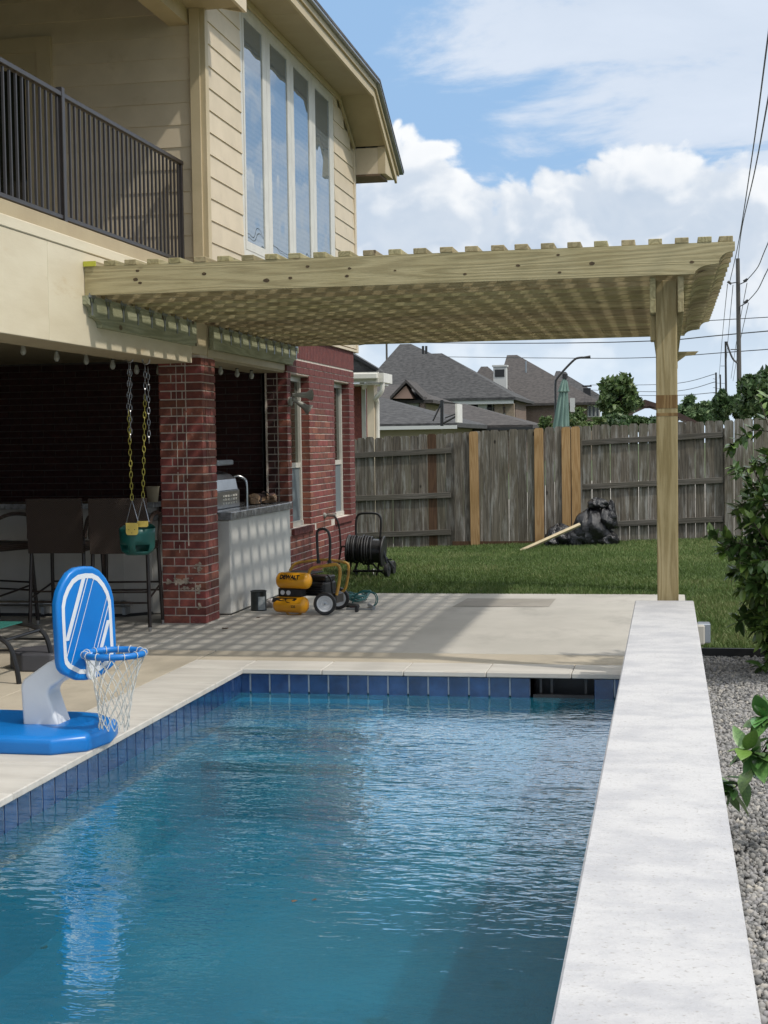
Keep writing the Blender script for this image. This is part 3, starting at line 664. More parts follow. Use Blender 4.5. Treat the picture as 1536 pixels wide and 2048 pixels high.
# front-facing wall of the upper storey
MB().box((-9.6, 12.42, 2.6), (XW-.26, 12.55, 5.6)).build('wall_core', M['trim'], house)
DX0, DX1, DZ1 = -6.35, -5.42, 5.02
z0_ = atY(380, 470, 12.38).z; z = z0_-EXP*int((z0_-2.95)/EXP)
while z < 5.5:
    p = [(12.42, z), (12.398, z), (12.408, z+EXP+.02), (12.42, z+EXP+.02)]
    segs = [(-9.6, DX0-.13), (DX1+.13, XW-.105)] if z < DZ1+.02 else [(-9.6, XW-.105)]
    for a_, b_ in segs:
        MB().add([(a_, q[0], q[1]) for q in p]+[(b_, q[0], q[1]) for q in p], [(0, 1, 2, 3), (7, 6, 5, 4), (0, 4, 5, 1), (1, 5, 6, 2), (2, 6, 7, 3), (3, 7, 4, 0)]).build('siding_board', M['siding'], house)
    z += EXP
df = MB(); 
df.box((DX1, 12.36, 2.95), (DX1+.13, 12.42, DZ1+.13)); df.box((DX0-.13, 12.36, 2.95), (DX0, 12.42, DZ1+.13)); df.box((DX0, 12.361, DZ1), (DX1, 12.42, DZ1+.13))
df.build('door_frame', M['trim'], house)
dr_ = MB(); dr_.box((DX0, 12.375, 2.97), (DX0+.12, 12.41, DZ1)); dr_.box((DX1-.12, 12.375, 2.97), (DX1, 12.41, DZ1)); dr_.box((DX0+.12, 12.376, DZ1-.14), (DX1-.12, 12.41, DZ1)); dr_.box((DX0+.12, 12.376, 2.97), (DX1-.12, 12.41, 3.2))
do = dr_.build('door', M['trim'], house); MB().box((DX0+.12, 12.395, 3.2), (DX1-.12, 12.40, DZ1-.14)).build('pane', M['glassdk'], do)
# --- big four-light upper window
def wglass():
    m = bpy.data.materials.new('reflective glass'); m.use_nodes = True; t = m.node_tree; bs = t.nodes['Principled BSDF']; l = t.links.new
    tcn = N(t, 'ShaderNodeTexCoord'); sx = N(t, 'ShaderNodeSeparateXYZ'); l(tcn.outputs['Object'], sx.inputs[0])
    w = mth(t, 'FRACT', mth(t, 'MULTIPLY', sx.outputs[2], 19.0)); mx = N(t, 'ShaderNodeMix', data_type='RGBA'); l(smooth(t, w, .25, .5), mx.inputs[0]); mx.inputs[6].default_value = (.10, .13, .15, 1); mx.inputs[7].default_value = (.15, .18, .20, 1)
    l(mx.outputs[2], bs.inputs['Base Color']); bs.inputs['Roughness'].default_value = .9; bs.inputs['Specular IOR Level'].default_value = .1
    gl = N(t, 'ShaderNodeBsdfGlossy'); gl.inputs['Roughness'].default_value = .012; gl.inputs[0].default_value = (.86, .93, 1, 1)
    nz = N(t, 'ShaderNodeTexNoise', i_Scale=1.6, i_Detail=1.0); l(tcn.outputs['Object'], nz.inputs['Vector']); bp = N(t, 'ShaderNodeBump', i_Strength=.35, i_Distance=.02); l(nz.outputs[0], bp.inputs['Height']); l(bp.outputs[0], gl.inputs['Normal'])
    mix = N(t, 'ShaderNodeMixShader'); fr = N(t, 'ShaderNodeFresnel', i_IOR=5.0); l(fr.outputs[0], mix.inputs[0]); l(bs.outputs[0], mix.inputs[1]); l(gl.outputs[0], mix.inputs[2]); l(mix.outputs[0], t.nodes['Material Output'].inputs[0]); return m
M['wglass'] = wglass()
cas = MB(); X = XW+.016
cas.box((XW, UY0-.08, UZ0-.07), (X, UY0, UZ1+.07)); cas.box((XW, UY1, UZ0-.07), (X, UY1+.08, UZ1+.07)); cas.box((XW, UY0, UZ1), (X-.001, UY1, UZ1+.07)); cas.box((XW, UY0, UZ0-.07), (X-.001, UY1, UZ0))
wf = cas.build('window_frame', M['white'], house)
edges_ = [(486, 525), (540, 574), (586.5, 617), (629, 657)]
lims = [(atX(a_, 250, XW+.01).y, atX(b_, 250, XW+.01).y) for a_, b_ in edges_]
bounds = [UY0]+[(lims[i][1]+lims[i+1][0])/2 for i in range(3)]+[UY1]
for i in range(4):
    a_, b_ = bounds[i]+.003, bounds[i+1]-.003; la, lb = lims[i]; la = max(la, a_+.05); lb = min(lb, b_-.05)
    fr_ = MB(); fr_.box((XW, a_, UZ0), (X+.004, la, UZ1)); fr_.box((XW, lb, UZ0), (X+.004, b_, UZ1)); fr_.box((XW, la, UZ1-.06), (X+.003, lb, UZ1)); fr_.box((XW, la, UZ0), (X+.003, lb, UZ0+.08))
    fo = fr_.build('sash', M['white'], house)
    pn_ = MB().box((XW+.001, la, UZ0+.08), (XW+.010, lb, UZ1-.06)).build('pane', M['wglass'], fo)
# --- roof edge: soffit, rake, end box, gutterless drip edge, shingles
XO = -3.50
pr = [(11.0, 5.765), (17.80, 5.765), (19.30, 4.985)]       # underside profile in (Y, z)
def strip(name, pts, xa, xb, t, m_, par=house):
    b = MB(); n_ = len(pts)
    lo_ = [(y, z) for y, z in pts]; hi_ = [(y, z+t) for y, z in pts]
    pl_ = lo_+hi_[::-1]
    vs = [(xa, y, z) for y, z in pl_]+[(xb, y, z) for y, z in pl_]; k_ = len(pl_)
    fs = [(i, (i+1) % k_, (i+1) % k_+k_, i+k_) for i in range(k_)]
    for i in range(n_-1): fs += [(i, i+1, k_-2-i, k_-1-i), (i+k_, k_-1-i+k_, k_-2-i+k_, i+1+k_)]
    return b.add(vs, fs).build(name, m_, par)
for i, (ya, yb_) in enumerate(((11.0, 14.3), (14.304, 16.1), (16.104, 17.8))):
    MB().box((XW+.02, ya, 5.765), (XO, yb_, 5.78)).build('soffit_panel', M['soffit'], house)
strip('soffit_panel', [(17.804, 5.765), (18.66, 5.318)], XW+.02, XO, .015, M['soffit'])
strip('rake_board', [(11.0, 5.735), (17.81, 5.735), (19.32, 4.95)], XO, XO+.03, .15, M['trim'])
strip('rake_trim', [(11.0, 5.83), (17.84, 5.83), (19.35, 5.045)], XO+.031, XO+.055, .065, M['trim'])
strip('frieze_board', [(12.47, 5.70), (17.76, 5.70), (18.6, 5.26)], XW+.02, XW+.045, .06, M['trim'])
strip('drip_edge', [(10.9, 5.897), (17.85, 5.897), (19.42, 5.075)], XO-.3, XO+.10, .022, M['galv'])
strip('roof', [(10.9, 5.920), (17.86, 5.920), (19.44, 5.095)], -9.6, XO+.105, .03, M['shingle'])
ye = 18.67
MB().box((XW-.5, ye, 4.97), (-3.60, ye+.45, 5.30)).build('eave_box', M['siding'], house)
MB().box((XW-.6, ye-.01, 4.945), (-3.57, ye+.5, 4.968)).build('eave_box_base', M['brown'], house)
MB().prism([(ye, 4.97), (ye+.62, 4.99), (ye, 5.31)], 'X', -3.598, XO-.002).build('rake_return', M['trim'], house)
# --- porch roof over the balcony
MB().box((-9.6, 4.0, 5.50), (-4.2, 12.41, 5.55)).build('porch_ceiling', M['brown'], house)
MB().box((-4.03, 4.0, 5.30), (-3.56, 12.44, 5.33)).build('porch_soffit', M['soffit'], house)
MB().box((-4.21, 4.0, 5.17), (-4.03, 12.40, 5.48)).build('porch_beam', M['trim'], house)
MB().box((-3.56, 4.0, 5.26), (-3.53, 12.46, 5.47)).build('porch_fascia', M['siding'], house)
MB().prism([(-3.56, 5.26), (-3.56, 5.52), (-3.88, 5.68), (-3.88, 5.335)], 'Y', 12.445, 12.46).build('porch_return', M['siding'], house)
MB().prism([(-3.50, 5.50), (-9.6, 8.6), (-9.6, 8.55), (-3.50, 5.46)], 'Y', 3.9, 12.4).build('porch_roof', M['shingle'], house)
# --- flood light on the wall corner, wall tap
fl = thing('flood_light', 'grey twin-head flood light mounted on the brick wall beside the first tall window', 'flood light', atX(574, 800, XW+.02))
Fp = lambda x, y, dx=0: atX(x, y, XW+.02+dx)
M['fgrey'] = plain('flood light grey', (.30, .30, .27), rough=.5)
MB().lathe([(.05, 0), (.05, .03), (.03, .04)], Vector((XW, 15.18, atX(575, 803, XW).z)), axis=(1, 0, 0)).build('base_plate', M['fgrey'], fl, smoothit=True)
p0 = Vector((XW+.04, 15.18, atX(575, 790, XW).z))
def lamp(a_, b_):
    a_, b_ = Vector(a_), Vector(b_); d_ = b_-a_; ln_ = d_.length
    MB().lathe([(.018, 0), (.022, ln_*.3), (.03, ln_*.5), (.034, ln_*.75), (.055, ln_*.93), (.062, ln_), (.05, ln_*.99)], a_, axis=d_, n=16).build('lamp_head', M['fgrey'], fl, smoothit=True)
q1 = atX(606, 789, XW+.12); q2 = atX(607, 812, XW+.10)
lamp(p0, Vector((XW+.22, 15.30, p0.z+.0))); lamp(p0-Vector((0, 0, .04)), Vector((XW+.21, 15.25, p0.z-.16)))
sp = thing('wall_tap', 'weathered brass tap with a dark hose on the brick wall between the two windows', 'tap', atX(650, 1030, XW))
tp = atX(648, 1031, XW)
MB().lathe([(.035, 0), (.03, .02), (.014, .03), (.016, .10), (.024, .11), (.024, .14)], tp, axis=(1, 0, 0), n=12).build('tap_body', M['fgrey'], sp, smoothit=True)
MB().lathe([(.03, 0), (.03, .012)], tp+Vector((.09, 0, .05)), axis=(0, 0, 1), n=10).build('tap_handle', M['brown'], sp)
q = [tp+Vector((.13, 0, -.01)), tp+Vector((.17, .0, -.10)), tp+Vector((.18, .05, -.35)), tp+Vector((.15, .1, -.75)), tp+Vector((.25, .5, -.86)), Vector((-3.45, 16.3, .12))]
MB().tube(simp(q), .011, 8).build('tap_hose', M['blackp'], sp, smoothit=True)
# ---------------------------------------------------------------- railing
rl = thing('balcony_railing', 'dark bronze metal railing with thin balusters along the upper balcony', 'railing', (-4.11, 9, 3))
XR = -4.11
rt = atX(362, 322, XR).z; rb = 3.14
ypost = atX(121, 250, XR).y
MB().cbox((XR, (5+12.35)/2, rt-.02), (.045, 7.35, .035), .004).build('top_rail', M['bronze'], rl)
for a_, b_ in ((5.0, ypost-.02), (ypost+.02, 12.35)): MB().cbox((XR, (a_+b_)/2, rb), (.035, b_-a_, .03), .003).build('bottom_rail', M['bronze'], rl)
for y_ in (ypost, ypost-1.85, ypost-3.7): MB().cbox((XR+.002, y_, (2.97+rt+.03)/2), (.05, .05, rt+.03-2.97), .004).build('post', M['bronze'], rl)
MB().cbox((XR+.002, 12.33, (3.1+rt)/2), (.03, .03, rt-3.1), .003).build('post', M['bronze'], rl)
y = ypost+.06
while y < 12.3: piece('baluster', (XR, y, (rb+rt-.04)/2), (.017, .017, rt-rb-.05), M['bronze'], rl, .002); y += .094
y = ypost-.06
while y > 6.5: piece('baluster', (XR, y, (rb+rt-.04)/2), (.017, .017, rt-rb-.05), M['bronze'], rl, .002); y -= .094
# ================================================================ pergola
pg = thing('pergola', 'new pale treated pine pergola reaching from the house to a square post', 'pergola', (-.003, 9.85, 0))
RZ0, RZ1 = 2.590, 2.785; RX0, RX1 = -3.925, .425
def tail(x, s, z0, z1):                              # decorative end, s=+1 right end
    h = z1-z0; k_ = h/.195; o_ = [(0, 0), (0, -.055), (-.012, -.060)]
    for a_ in np.linspace(0, math.pi/2, 7): o_.append((-.018-.082*math.sin(a_), -.062-.072*(1-math.cos(a_))))
    o_.append((-.123, -.136))
    for a_ in np.linspace(0, math.pi/2, 7): o_.append((-.125-.125*math.sin(a_), -.138-.057*(1-math.cos(a_))))
    return [(x+s*p[0], z1+p[1]*k_) for p in o_]
rp = [(RX0, RZ0), (RX0, RZ1)]+tail(RX1, 1, RZ0, RZ1)
rp = [(RX0, RZ1)]+tail(RX1, 1, RZ0, RZ1)+[(RX0, RZ0)]
rme = MB().prism(rp, 'Y', -.019, .019).mesh('rafter'); rme.materials.append(M['ptX'])
for k in range(20):
    link('rafter', rme, None, pg, (0, 9.679+.3005*k, random.uniform(-.002, .002)))
RYE = 9.679+.3005*19
sx_ = [173.5, 215, 255, 300, 345, 396, 443, 491, 539, 585, 635, 686, 735, 786, 838, 891, 942, 993, 1042, 1094, 1147, 1201, 1255, 1310, 1364, 1409, 1452]
sme = MB().cbox((0, 0, 0), (.086, RYE-9.66+.02, .036), .003).mesh('slat'); sme.materials.append(M['ptY'])
for i, x_ in enumerate(sx_):
    o_ = link('slat', sme, None, pg, (atY(x_, 495, 9.62).x, (9.66+RYE+.02)/2+random.uniform(-.006, .006), RZ1+.0205))
    o_.rotation_euler = (0, 0, random.uniform(-.0012, .0012))
# yellow tagged first slat
MB().box((-3.925, 9.642, RZ1+.001), (-3.835, 9.650, RZ1+.036)).build('yellow_tag', plain('yellow tag', (.50, .50, .05)), pg)
for x_ in (-.088, .088):
    MB().cbox((x_, (9.70+RYE+.10)/2, 2.472), (.038, RYE+.10-9.70, .234), .004).build('beam', M['ptY'], pg)
def postb(y):
    MB().cbox((-.003, y+.07, 1.285), (.136, .14, 2.57), .005).build('post', M['ptZ'], pg)
postb(9.78); postb(15.28)
# spacer blocks and corbels
MB().cbox((-.088, 9.90, 2.27), (.036, .14, .168), .004).build('spacer_block', M['ptZ'], pg)
def corbel(y, x0, z1, L_, H_):
    o_ = [(x0, z1), (x0+L_, z1), (x0+L_*.84, z1-H_*.30), (x0+L_*.50, z1-H_*.32)]
    for a_ in np.linspace(0, 1, 7): o_.append((x0+L_*.48-L_*.48*math.sin(a_*math.pi/2), z1-H_*.34-H_*.66*(1-math.cos(a_*math.pi/2)) if False else z1-H_*.34-H_*.66*math.sin(a_*math.pi/2)))
    return MB().prism(o_, 'Y', y-.019, y+.019).build('corbel', M['ptX'], pg)
corbel(15.50, .066, atY(1380, 703, 15.5).z, .25, .13)
MB().cbox((.088, 15.44, 2.36), (.036, .13, .20), .004).build('spacer_block', M['ptZ'], pg)
M['knot'] = mat('pine knot', (.05, .035, .02), (.10, .065, .03), rough=.85, scale=60)
for kx, ky, kr in ((275, 541.5, 6), (271, 559, 8), (280, 566, 6), (408, 547.5, 7), (533, 561, 9), (580.5, 556, 6), (615, 533, 6), (694, 552, 6), (699, 537, 5), (790, 541, 4), (1036, 531, 6), (1116, 510, 5), (1184, 527, 8), (1119, 545, 5), (1384, 524, 6), (930, 548, 5)):
    c_ = atY(kx, ky, 9.66); rr_ = kr/2960*9.66*.62; o_ = [(c_.x+rr_*1.25*math.cos(.52*i)*random.uniform(.8, 1.1), c_.z+rr_*.75*math.sin(.52*i)*random.uniform(.8, 1.1)) for i in range(12)]
    MB().prism(o_, 'Y', 9.6588, 9.662).build('knot', M['knot'], pg)
# rust coloured stain band round the near post
M['rust'] = wood('stained pine', (.24, .155, .065), (.15, .085, .032), 'Z', rnd=.02)
za = atY(1335, 790, 9.78).z; zb_ = atY(1335, 832, 9.78).z
MB().box((-.0725, 9.7785, zb_+.05), (.0665, 9.9215, za)).build('stain_band', M['rust'], pg)
MB().box((-.0724, 9.7786, zb_), (.0664, 9.9214, zb_+.02)).build('stain_band', M['rust'], pg)
# ledgers on the fascia
def ledger(y0, y1, dec0, dec1):
    z0, z1 = 2.385, 2.586; pts = [(y0, z1)]
    pts = []
    if dec0: pts += tail(y0, -1, z0, z1)
    else: pts += [(y0, z1), (y0, z0)]
    if dec1: pts += tail(y1, 1, z0, z1)[::-1]
    else: pts += [(y1, z0), (y1, z1)]
    MB().prism(pts, 'X', -3.927, -3.885).build('ledger', M['ptYg'], pg)
ledger(9.62, 11.99, True, False); ledger(12.47, 15.5, False, True)
# hurricane ties
tie = MB(); 
for s_ in (-1, 1):
    tie.add([(0, s_*.004, -.0), (0, s_*.05, .055), (0, s_*.05, .075), (0, s_*.028, .075), (0, 0, -.055)], [(0, 1, 2, 3, 4)])
tie.box((-.001, -.055, .045), (.006, .055, .062)); tie.box((0, -.012, -.075), (.003, .012, .01))
tme = tie.mesh('rafter_tie'); tme.materials.append(M['galv'])
for k in range(20):
    y_ = 9.679+.3005*k
    if not (11.99 < y_ < 12.47): link('rafter_tie', tme, None, pg, (-3.882, y_, 2.53))
# ================================================================ outdoor kitchen
M['cabw'] = mat('white cabinet panel', (.62, .61, .57), (.56, .55, .52), rough=.6, scale=4, bump=.1, bscale=60)
M['granite'] = mat('grey granite', (.26, .27, .28), (.14, .145, .15), rough=.25, scale=22, detail=8, bump=.05, dirt=((.40, .41, .42), 9, .55, .7))
isl = thing('kitchen_island', 'white outdoor kitchen cabinet with grey stone top between the brick pillar and brick wall', 'kitchen island', (-4.3, 14, 0))
MB().cbox((-4.35, 14.02, .44), (.88, 2.18, .86), .01).build('cabinet', M['cabw'], isl)
MB().box((-4.77, 12.95, .0), (-3.925, 15.08, .012)).build('plinth', M['blackp'], isl)
yy = 12.90
for y0, y1 in ((12.88, 13.62), (13.624, 14.36), (14.364, 15.09)): MB().cbox((-4.34, (y0+y1)/2, .905), (.92, y1-y0, .07), .006).build('counter_slab', M['granite'], isl)
fz = .94; fp = Vector((-4.13, 14.25, fz))
MB().tube(simp([fp, fp+Vector((0, 0, .2)), fp+Vector((-.02, -.01, .27)), fp+Vector((-.09, -.04, .30)), fp+Vector((-.15, -.06, .26)), fp+Vector((-.16, -.065, .20))]), .013, 10).build('faucet', M['steel'], isl, smoothit=True)
gr = thing('grill', 'stainless steel built-in grill with perforated side panel on the stone counter', 'grill', (-4.45, 13.5, .94))
MB().cbox((-4.36, 13.55, 1.03), (.44, .98, .18), .012).build('firebox', M['steel'], gr)
hp = [(-4.56, 1.12), (-4.14, 1.12), (-4.16, 1.22), (-4.22, 1.27), (-4.34, 1.30), (-4.48, 1.29), (-4.56, 1.22)]
MB().prism(hp, 'Y', 13.08, 13.97).build('hood', M['steel'], gr)
gx0 = -4.139
for i in range(6):
    for j in range(3): MB().box((gx0, 13.46+i*.085, .985+j*.035), (gx0+.003, 13.46+i*.085+.05, 1.003+j*.035)).build('vent_slot', M['white'], gr)
MB().cbox((-4.36, 13.7, 1.38), (.38, .5, .05), .01).build('shelf', M['galv'], gr)
gl = thing('work_gloves', 'crumpled tan and dark work gloves and rags lying on the stone counter', 'gloves', (-4.05, 14.6, .94))
def blob(c, r, seed, amp=.25, n=14, m=9):
    rs = random.Random(seed); b = MB().ell((0, 0, 0), (1, 1, 1), n, m); ph = [(rs.uniform(1, 4), rs.uniform(0, 6), rs.uniform(1, 4), rs.uniform(0, 6)) for _ in range(4)]
    vs = []
    for v in b.v:
        k_ = 1+sum(amp/2*math.sin(p[0]*v[0]*2+p[1])*math.cos(p[2]*v[1]*2+p[3]+v[2]*2) for p in ph)
        vs.append((c[0]+v[0]*r[0]*k_, c[1]+v[1]*r[1]*k_, max(c[2]+v[2]*r[2]*k_, c[2]-r[2]*.8)))
    return vs, b.f
M['tan'] = mat('tan leather', (.34, .22, .13), (.22, .14, .09), rough=.9, scale=20, bump=.5, bscale=60)
M['rag'] = mat('dark rag', (.035, .03, .03), (.08, .04, .035), rough=.95, scale=14, bump=.5, bscale=60)
for c_, r_, mm in (((-4.12, 14.42, .99), (.07, .09, .05), 'tan'), ((-4.02, 14.72, .985), (.07, .12, .045), 'tan'), ((-4.10, 14.80, 1.0), (.10, .14, .05), 'rag'), ((-4.15, 14.58, .98), (.08, .08, .05), 'rag')):
    v_, f_ = blob(c_, r_, int(c_[1]*100), .5); MB().add(v_, f_).build('glove', M[mm], gl, smoothit=True)
# ---------------------------------------------------------------- bar
bar = thing('bar_counter', 'white panelled bar with grey stone top in the shade behind the stools', 'bar', (-6, 12.9, 0))
bpt = [(-9.4, 12.72), (-4.86, 12.72), (-4.66, 12.92), (-4.66, 13.15), (-9.4, 13.15)]
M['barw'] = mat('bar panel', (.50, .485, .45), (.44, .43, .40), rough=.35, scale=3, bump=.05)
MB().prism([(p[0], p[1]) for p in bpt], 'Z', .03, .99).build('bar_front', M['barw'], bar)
MB().prism([(p[0], p[1]+.015) for p in bpt], 'Z', .0, .029).build('plinth', M['blackp'], bar)
MB().prism([(-9.4, 12.60), (-4.80, 12.60), (-4.60, 12.80), (-4.60, 13.25), (-9.4, 13.25)], 'Z', .992, 1.04).build('bar_top', M['granite'], bar)
zr = atY(200, 1207, 12.62).z
MB().lathe([(.026, 0), (.026, 4.6)], (-9.35, 12.60, zr), axis=(1, 0, 0), n=14).build('foot_rail', M['steel'], bar, smoothit=True)
for x_ in (-5.6, -4.82): MB().lathe([(.034, -.02), (.034, .02)], (x_, 12.60, zr), axis=(1, 0, 0), n=14).build('rail_collar', M['galv'], bar); MB().box((x_-.015, 12.60, zr-.1), (x_+.015, 12.72, zr-.02)).build('rail_bracket', M['galv'], bar)
cup = thing('tub', 'beige plastic tub standing on the bar end beside the brick pillar', 'tub', (-4.68, 12.95, 1.04))
MB().lathe([(.045, 0), (.060, .13), (.066, .14), (.060, .142), (.054, .12)], (-4.63, 12.9, 1.04), n=18).build('tub_body', plain('beige plastic', (.42, .36, .25)), cup, smoothit=True)
# ---------------------------------------------------------------- stools
def wicker():
    m = bpy.data.materials.new('dark wicker'); m.use_nodes = True; t = m.node_tree; bs = t.nodes['Principled BSDF']; l = t.links.new
    tcn = N(t, 'ShaderNodeTexCoord'); sx = N(t, 'ShaderNodeSeparateXYZ'); l(tcn.outputs['Object'], sx.inputs[0])
    a = mth(t, 'SINE', mth(t, 'MULTIPLY', sx.outputs[0], 420.0)); b = mth(t, 'SINE', mth(t, 'MULTIPLY', sx.outputs[2], 420.0)); c = mth(t, 'MULTIPLY', a, b)
    mx = N(t, 'ShaderNodeMix', data_type='RGBA'); mx.inputs[6].default_value = (.022, .014, .010, 1); mx.inputs[7].default_value = (.075, .050, .038, 1); l(smooth(t, c, -.6, .6), mx.inputs[0]); l(mx.outputs[2], bs.inputs['Base Color'])
    bs.inputs['Roughness'].default_value = .45; bp = N(t, 'ShaderNodeBump', i_Strength=.8, i_Distance=.004); l(c, bp.inputs['Height']); l(bp.outputs[0], bs.inputs['Normal']); return m
M['wicker'] = wicker(); M['legm'] = plain('dark brown metal', (.022, .015, .012), rough=.4); M['alu'] = plain('aluminium foot', (.45, .44, .43), rough=.35, metal=.9)
def stool(label):
    r = thing('bar_stool', label, 'bar stool', (0, 0, 0), 'wicker bar stools in a row at the bar')
    w, d = .235, .24                                   # half sizes; back is at -y (towards the camera)
    for sx_ in (-1, 1):
        for sy in (-1, 1):
            top = (sx_*w*.97, sy*d*.93, .72 if sy > 0 else .80); bot = (sx_*(w+.012), sy*(d+.03), .035)
            lg = MB().tube([bot, top], .017, 8).build('leg', M['legm'], r, smoothit=True)
            MB().lathe([(.014, 0), (.014, .05)], (bot[0], bot[1], 0), n=8).build('foot_cap', M['alu'], lg)
        MB().tube([(sx_*(w+.006), -d-.015, .27), (sx_*(w+.006), d+.015, .36)], .009, 6).build('stretcher', M['legm'], r)
        a_ = MB().tube(simp([(sx_*(w+.015), -d+.0, .78), (sx_*(w+.02), -d+.05, .93), (sx_*(w+.02), 0, .985), (sx_*(w+.02), d-.02, .96), (sx_*(w+.015), d, .93), (sx_*w, d-.01, .70)]), .017, 8); a_.build('arm', M['wicker'], r, smoothit=True)
    for z_, y_ in ((.24, -d-.018), (.33, -d-.012), (.37, d+.01), (.30, d+.015)): MB().tube([(-w, y_, z_), (w, y_, z_)], .009, 6).build('stretcher', M['legm'], r)
    bk = MB().prism([(-d-.03, .655), (-d+.0, .655), (-d-.035, 1.12), (-d-.065, 1.12)], 'X', -w-.01, w+.01); bk.build('backrest', M['wicker'], r)
    MB().box((-w+.01, -d-.034, .745), (w-.01, -d-.029, .752)).build('seam', M['blackp'], r)
    MB().cbox((0, 0, .70), (2*w, 2*d-.01, .07), .012).build('seat', M['wicker'], r)
    return r
s0 = stool('wicker bar stool behind the blue backboard, second bar stool from the brick pillar')
s0.location = (-5.10, 12.02, 0); s0.rotation_euler = (0, 0, R_(2))
copy_thing(s0, (-4.545, 11.97, 0), R_(8), 'wicker bar stool nearest the brick pillar, behind the green bucket swing')
copy_thing(s0, (-5.78, 12.00, 0), R_(-22), 'wicker bar stool cut off by the left edge of the photo')
# ---------------------------------------------------------------- bucket swing
sw = thing('bucket_swing', 'green bucket baby swing hanging on chains from the house beam', 'swing', (-4.0, 11.3, 2.2))
YS = 11.3
M['chain'] = plain('chain galvanised', (.42, .42, .44), rough=.35, metal=.9); M['chainy'] = plain('chain yellow vinyl', (.50, .44, .08), rough=.45)
M['green'] = plain('dark green plastic', (.006, .095, .082), rough=.4); M['yellow'] = plain('yellow plastic', (.72, .55, .12), rough=.4)
def S_(x, y, dy=0): return atY(x, y, YS+dy)
def torus(c, R0, r0, nrm, n=18, k=6, sx=1, sz=1):
    nrm = Vector(nrm).normalized(); u = nrm.orthogonal().normalized(); 
    if abs(nrm.z) < .9: u = Vector((0, 0, 1))
    w = nrm.cross(u).normalized()
    return MB().tube([Vector(c)+(u*math.cos(6.28318*i/n)*sz+w*math.sin(6.28318*i/n)*sx)*R0 for i in range(n)], r0, k, closed=True)
def chainrun(a_, b_, m_, par):
    a_, b_ = Vector(a_), Vector(b_); n_ = int((b_-a_).length/.044); mb = MB()
    for i in range(n_):
        c_ = a_.lerp(b_, (i+.5)/n_); t_ = torus(c_, 1, .0029, (0, 1, 0) if i % 2 else (1, .35, 0), 10, 5, .012, .030); mb.add(t_.v, t_.f)
    mb.build('chain', m_, par, smoothit=True)
for x_, dy in ((258, 0), (291, .0)):
    c_ = S_(x_+1, 717 if x_ < 270 else 721); torus(c_, .030, .0055, (0, 1, 0), 20, 7).build('ring', M['chain'], sw, smoothit=True)
chainrun(S_(258, 728), S_(256, 830), M['chain'], sw); chainrun(S_(261, 728), S_(261, 880), M['chain'], sw); chainrun(S_(257, 820), S_(264, 1000), M['chainy'], sw)
chainrun(S_(290, 732), S_(290, 800), M['chain'], sw); chainrun(S_(290, 790), S_(286, 995), M['chainy'], sw); chainrun(S_(296, 735), S_(298, 885), M['chain'], sw)
for (tx, ty), (lx, ly), (rx, ry) in (((264, 1000), (252, 1048), (277, 1046)), ((286, 995), (274, 1046), (298, 1044))):
    MB().tube([S_(lx, ly), S_(tx, ty), S_(rx, ry)], .0042, 6).build('hanger', M['chain'], sw)
# bucket: half ellipsoid shell with leg holes
bc_ = S_(275, 1078); bx = 38/2960*YS
def bucket():
    mb = MB(); n_ = 28; rows = [(1.0, .085), (.99, .045), (.97, .0), (.96, -.04), (.93, -.075), (.85, -.10), (.62, -.125), (.0, -.13)]
    for j in range(len(rows)-1):
        for i in range(n_):
            a0, a1 = 6.28318*i/n_, 6.28318*(i+1)/n_; am = (a0+a1)/2
            if 3 <= j <= 4 and (abs(math.cos(am)*1.0) < .97 and math.sin(am) < 0 and abs(abs(math.cos(am))-.52) < .33): continue
            def P(a, row):
                k_, z_ = row; up = .04*max(0, math.sin(a-.2))*(1 if z_ > .0 else 0)
                return (bc_.x+bx*k_*math.cos(a), bc_.y+.15*k_*math.sin(a), bc_.z+z_+up)
            mb.quad(P(a0, rows[j]), P(a1, rows[j]), P(a1, rows[j+1]), P(a0, rows[j+1]))
    return mb
bo = bucket().build('bucket', M['green'], sw)
bmm = bmesh.new(); bmm.from_mesh(bo.data); bmesh.ops.remove_doubles(bmm, verts=bmm.verts, dist=.0005); bmesh.ops.recalc_face_normals(bmm, faces=bmm.faces); bmm.to_mesh(bo.data); bmm.free()
bo.data.polygons.foreach_set('use_smooth', [True]*len(bo.data.polygons))
so = bo.modifiers.new('shell', 'SOLIDIFY'); so.thickness = .008
yp = []
for (x0_, y0_, x1_, y1_, dy) in ((252, 1046, 276, 1070, -.155), (275, 1042, 296, 1054, -.12)):
    a_, b_ = atY(x0_, y0_, YS+dy), atY(x1_, y1_, YS+dy); w_, h_ = b_.x-a_.x, a_.z-b_.z; o_ = [(a_.x, a_.z), (b_.x, a_.z)]
    for q in range(7): o_.append((b_.x-w_*.18+w_*.18*math.cos(q*math.pi/12), b_.z+h_*.25-h_*.25*math.sin(q*math.pi/12)))
    for q in range(7): o_.append((a_.x+w_*.18-w_*.18*math.sin(q*math.pi/12), b_.z+h_*.25-h_*.25*math.cos(q*math.pi/12)))
    p_ = MB().prism(o_, 'Y', YS+dy-.006, YS+dy+.006).build('clip', M['yellow'], sw)
    if dy < -.15:
        for fx_, fz_ in ((.25, .55), (.75, .55), (.5, .82)): MB().lathe([(.0035, 0), (.0035, .003)], (a_.x+w_*fx_, YS+dy-.008, a_.z-h_*fz_), axis=(0, 1, 0), n=8).build('rivet', M['bronze'], p_)
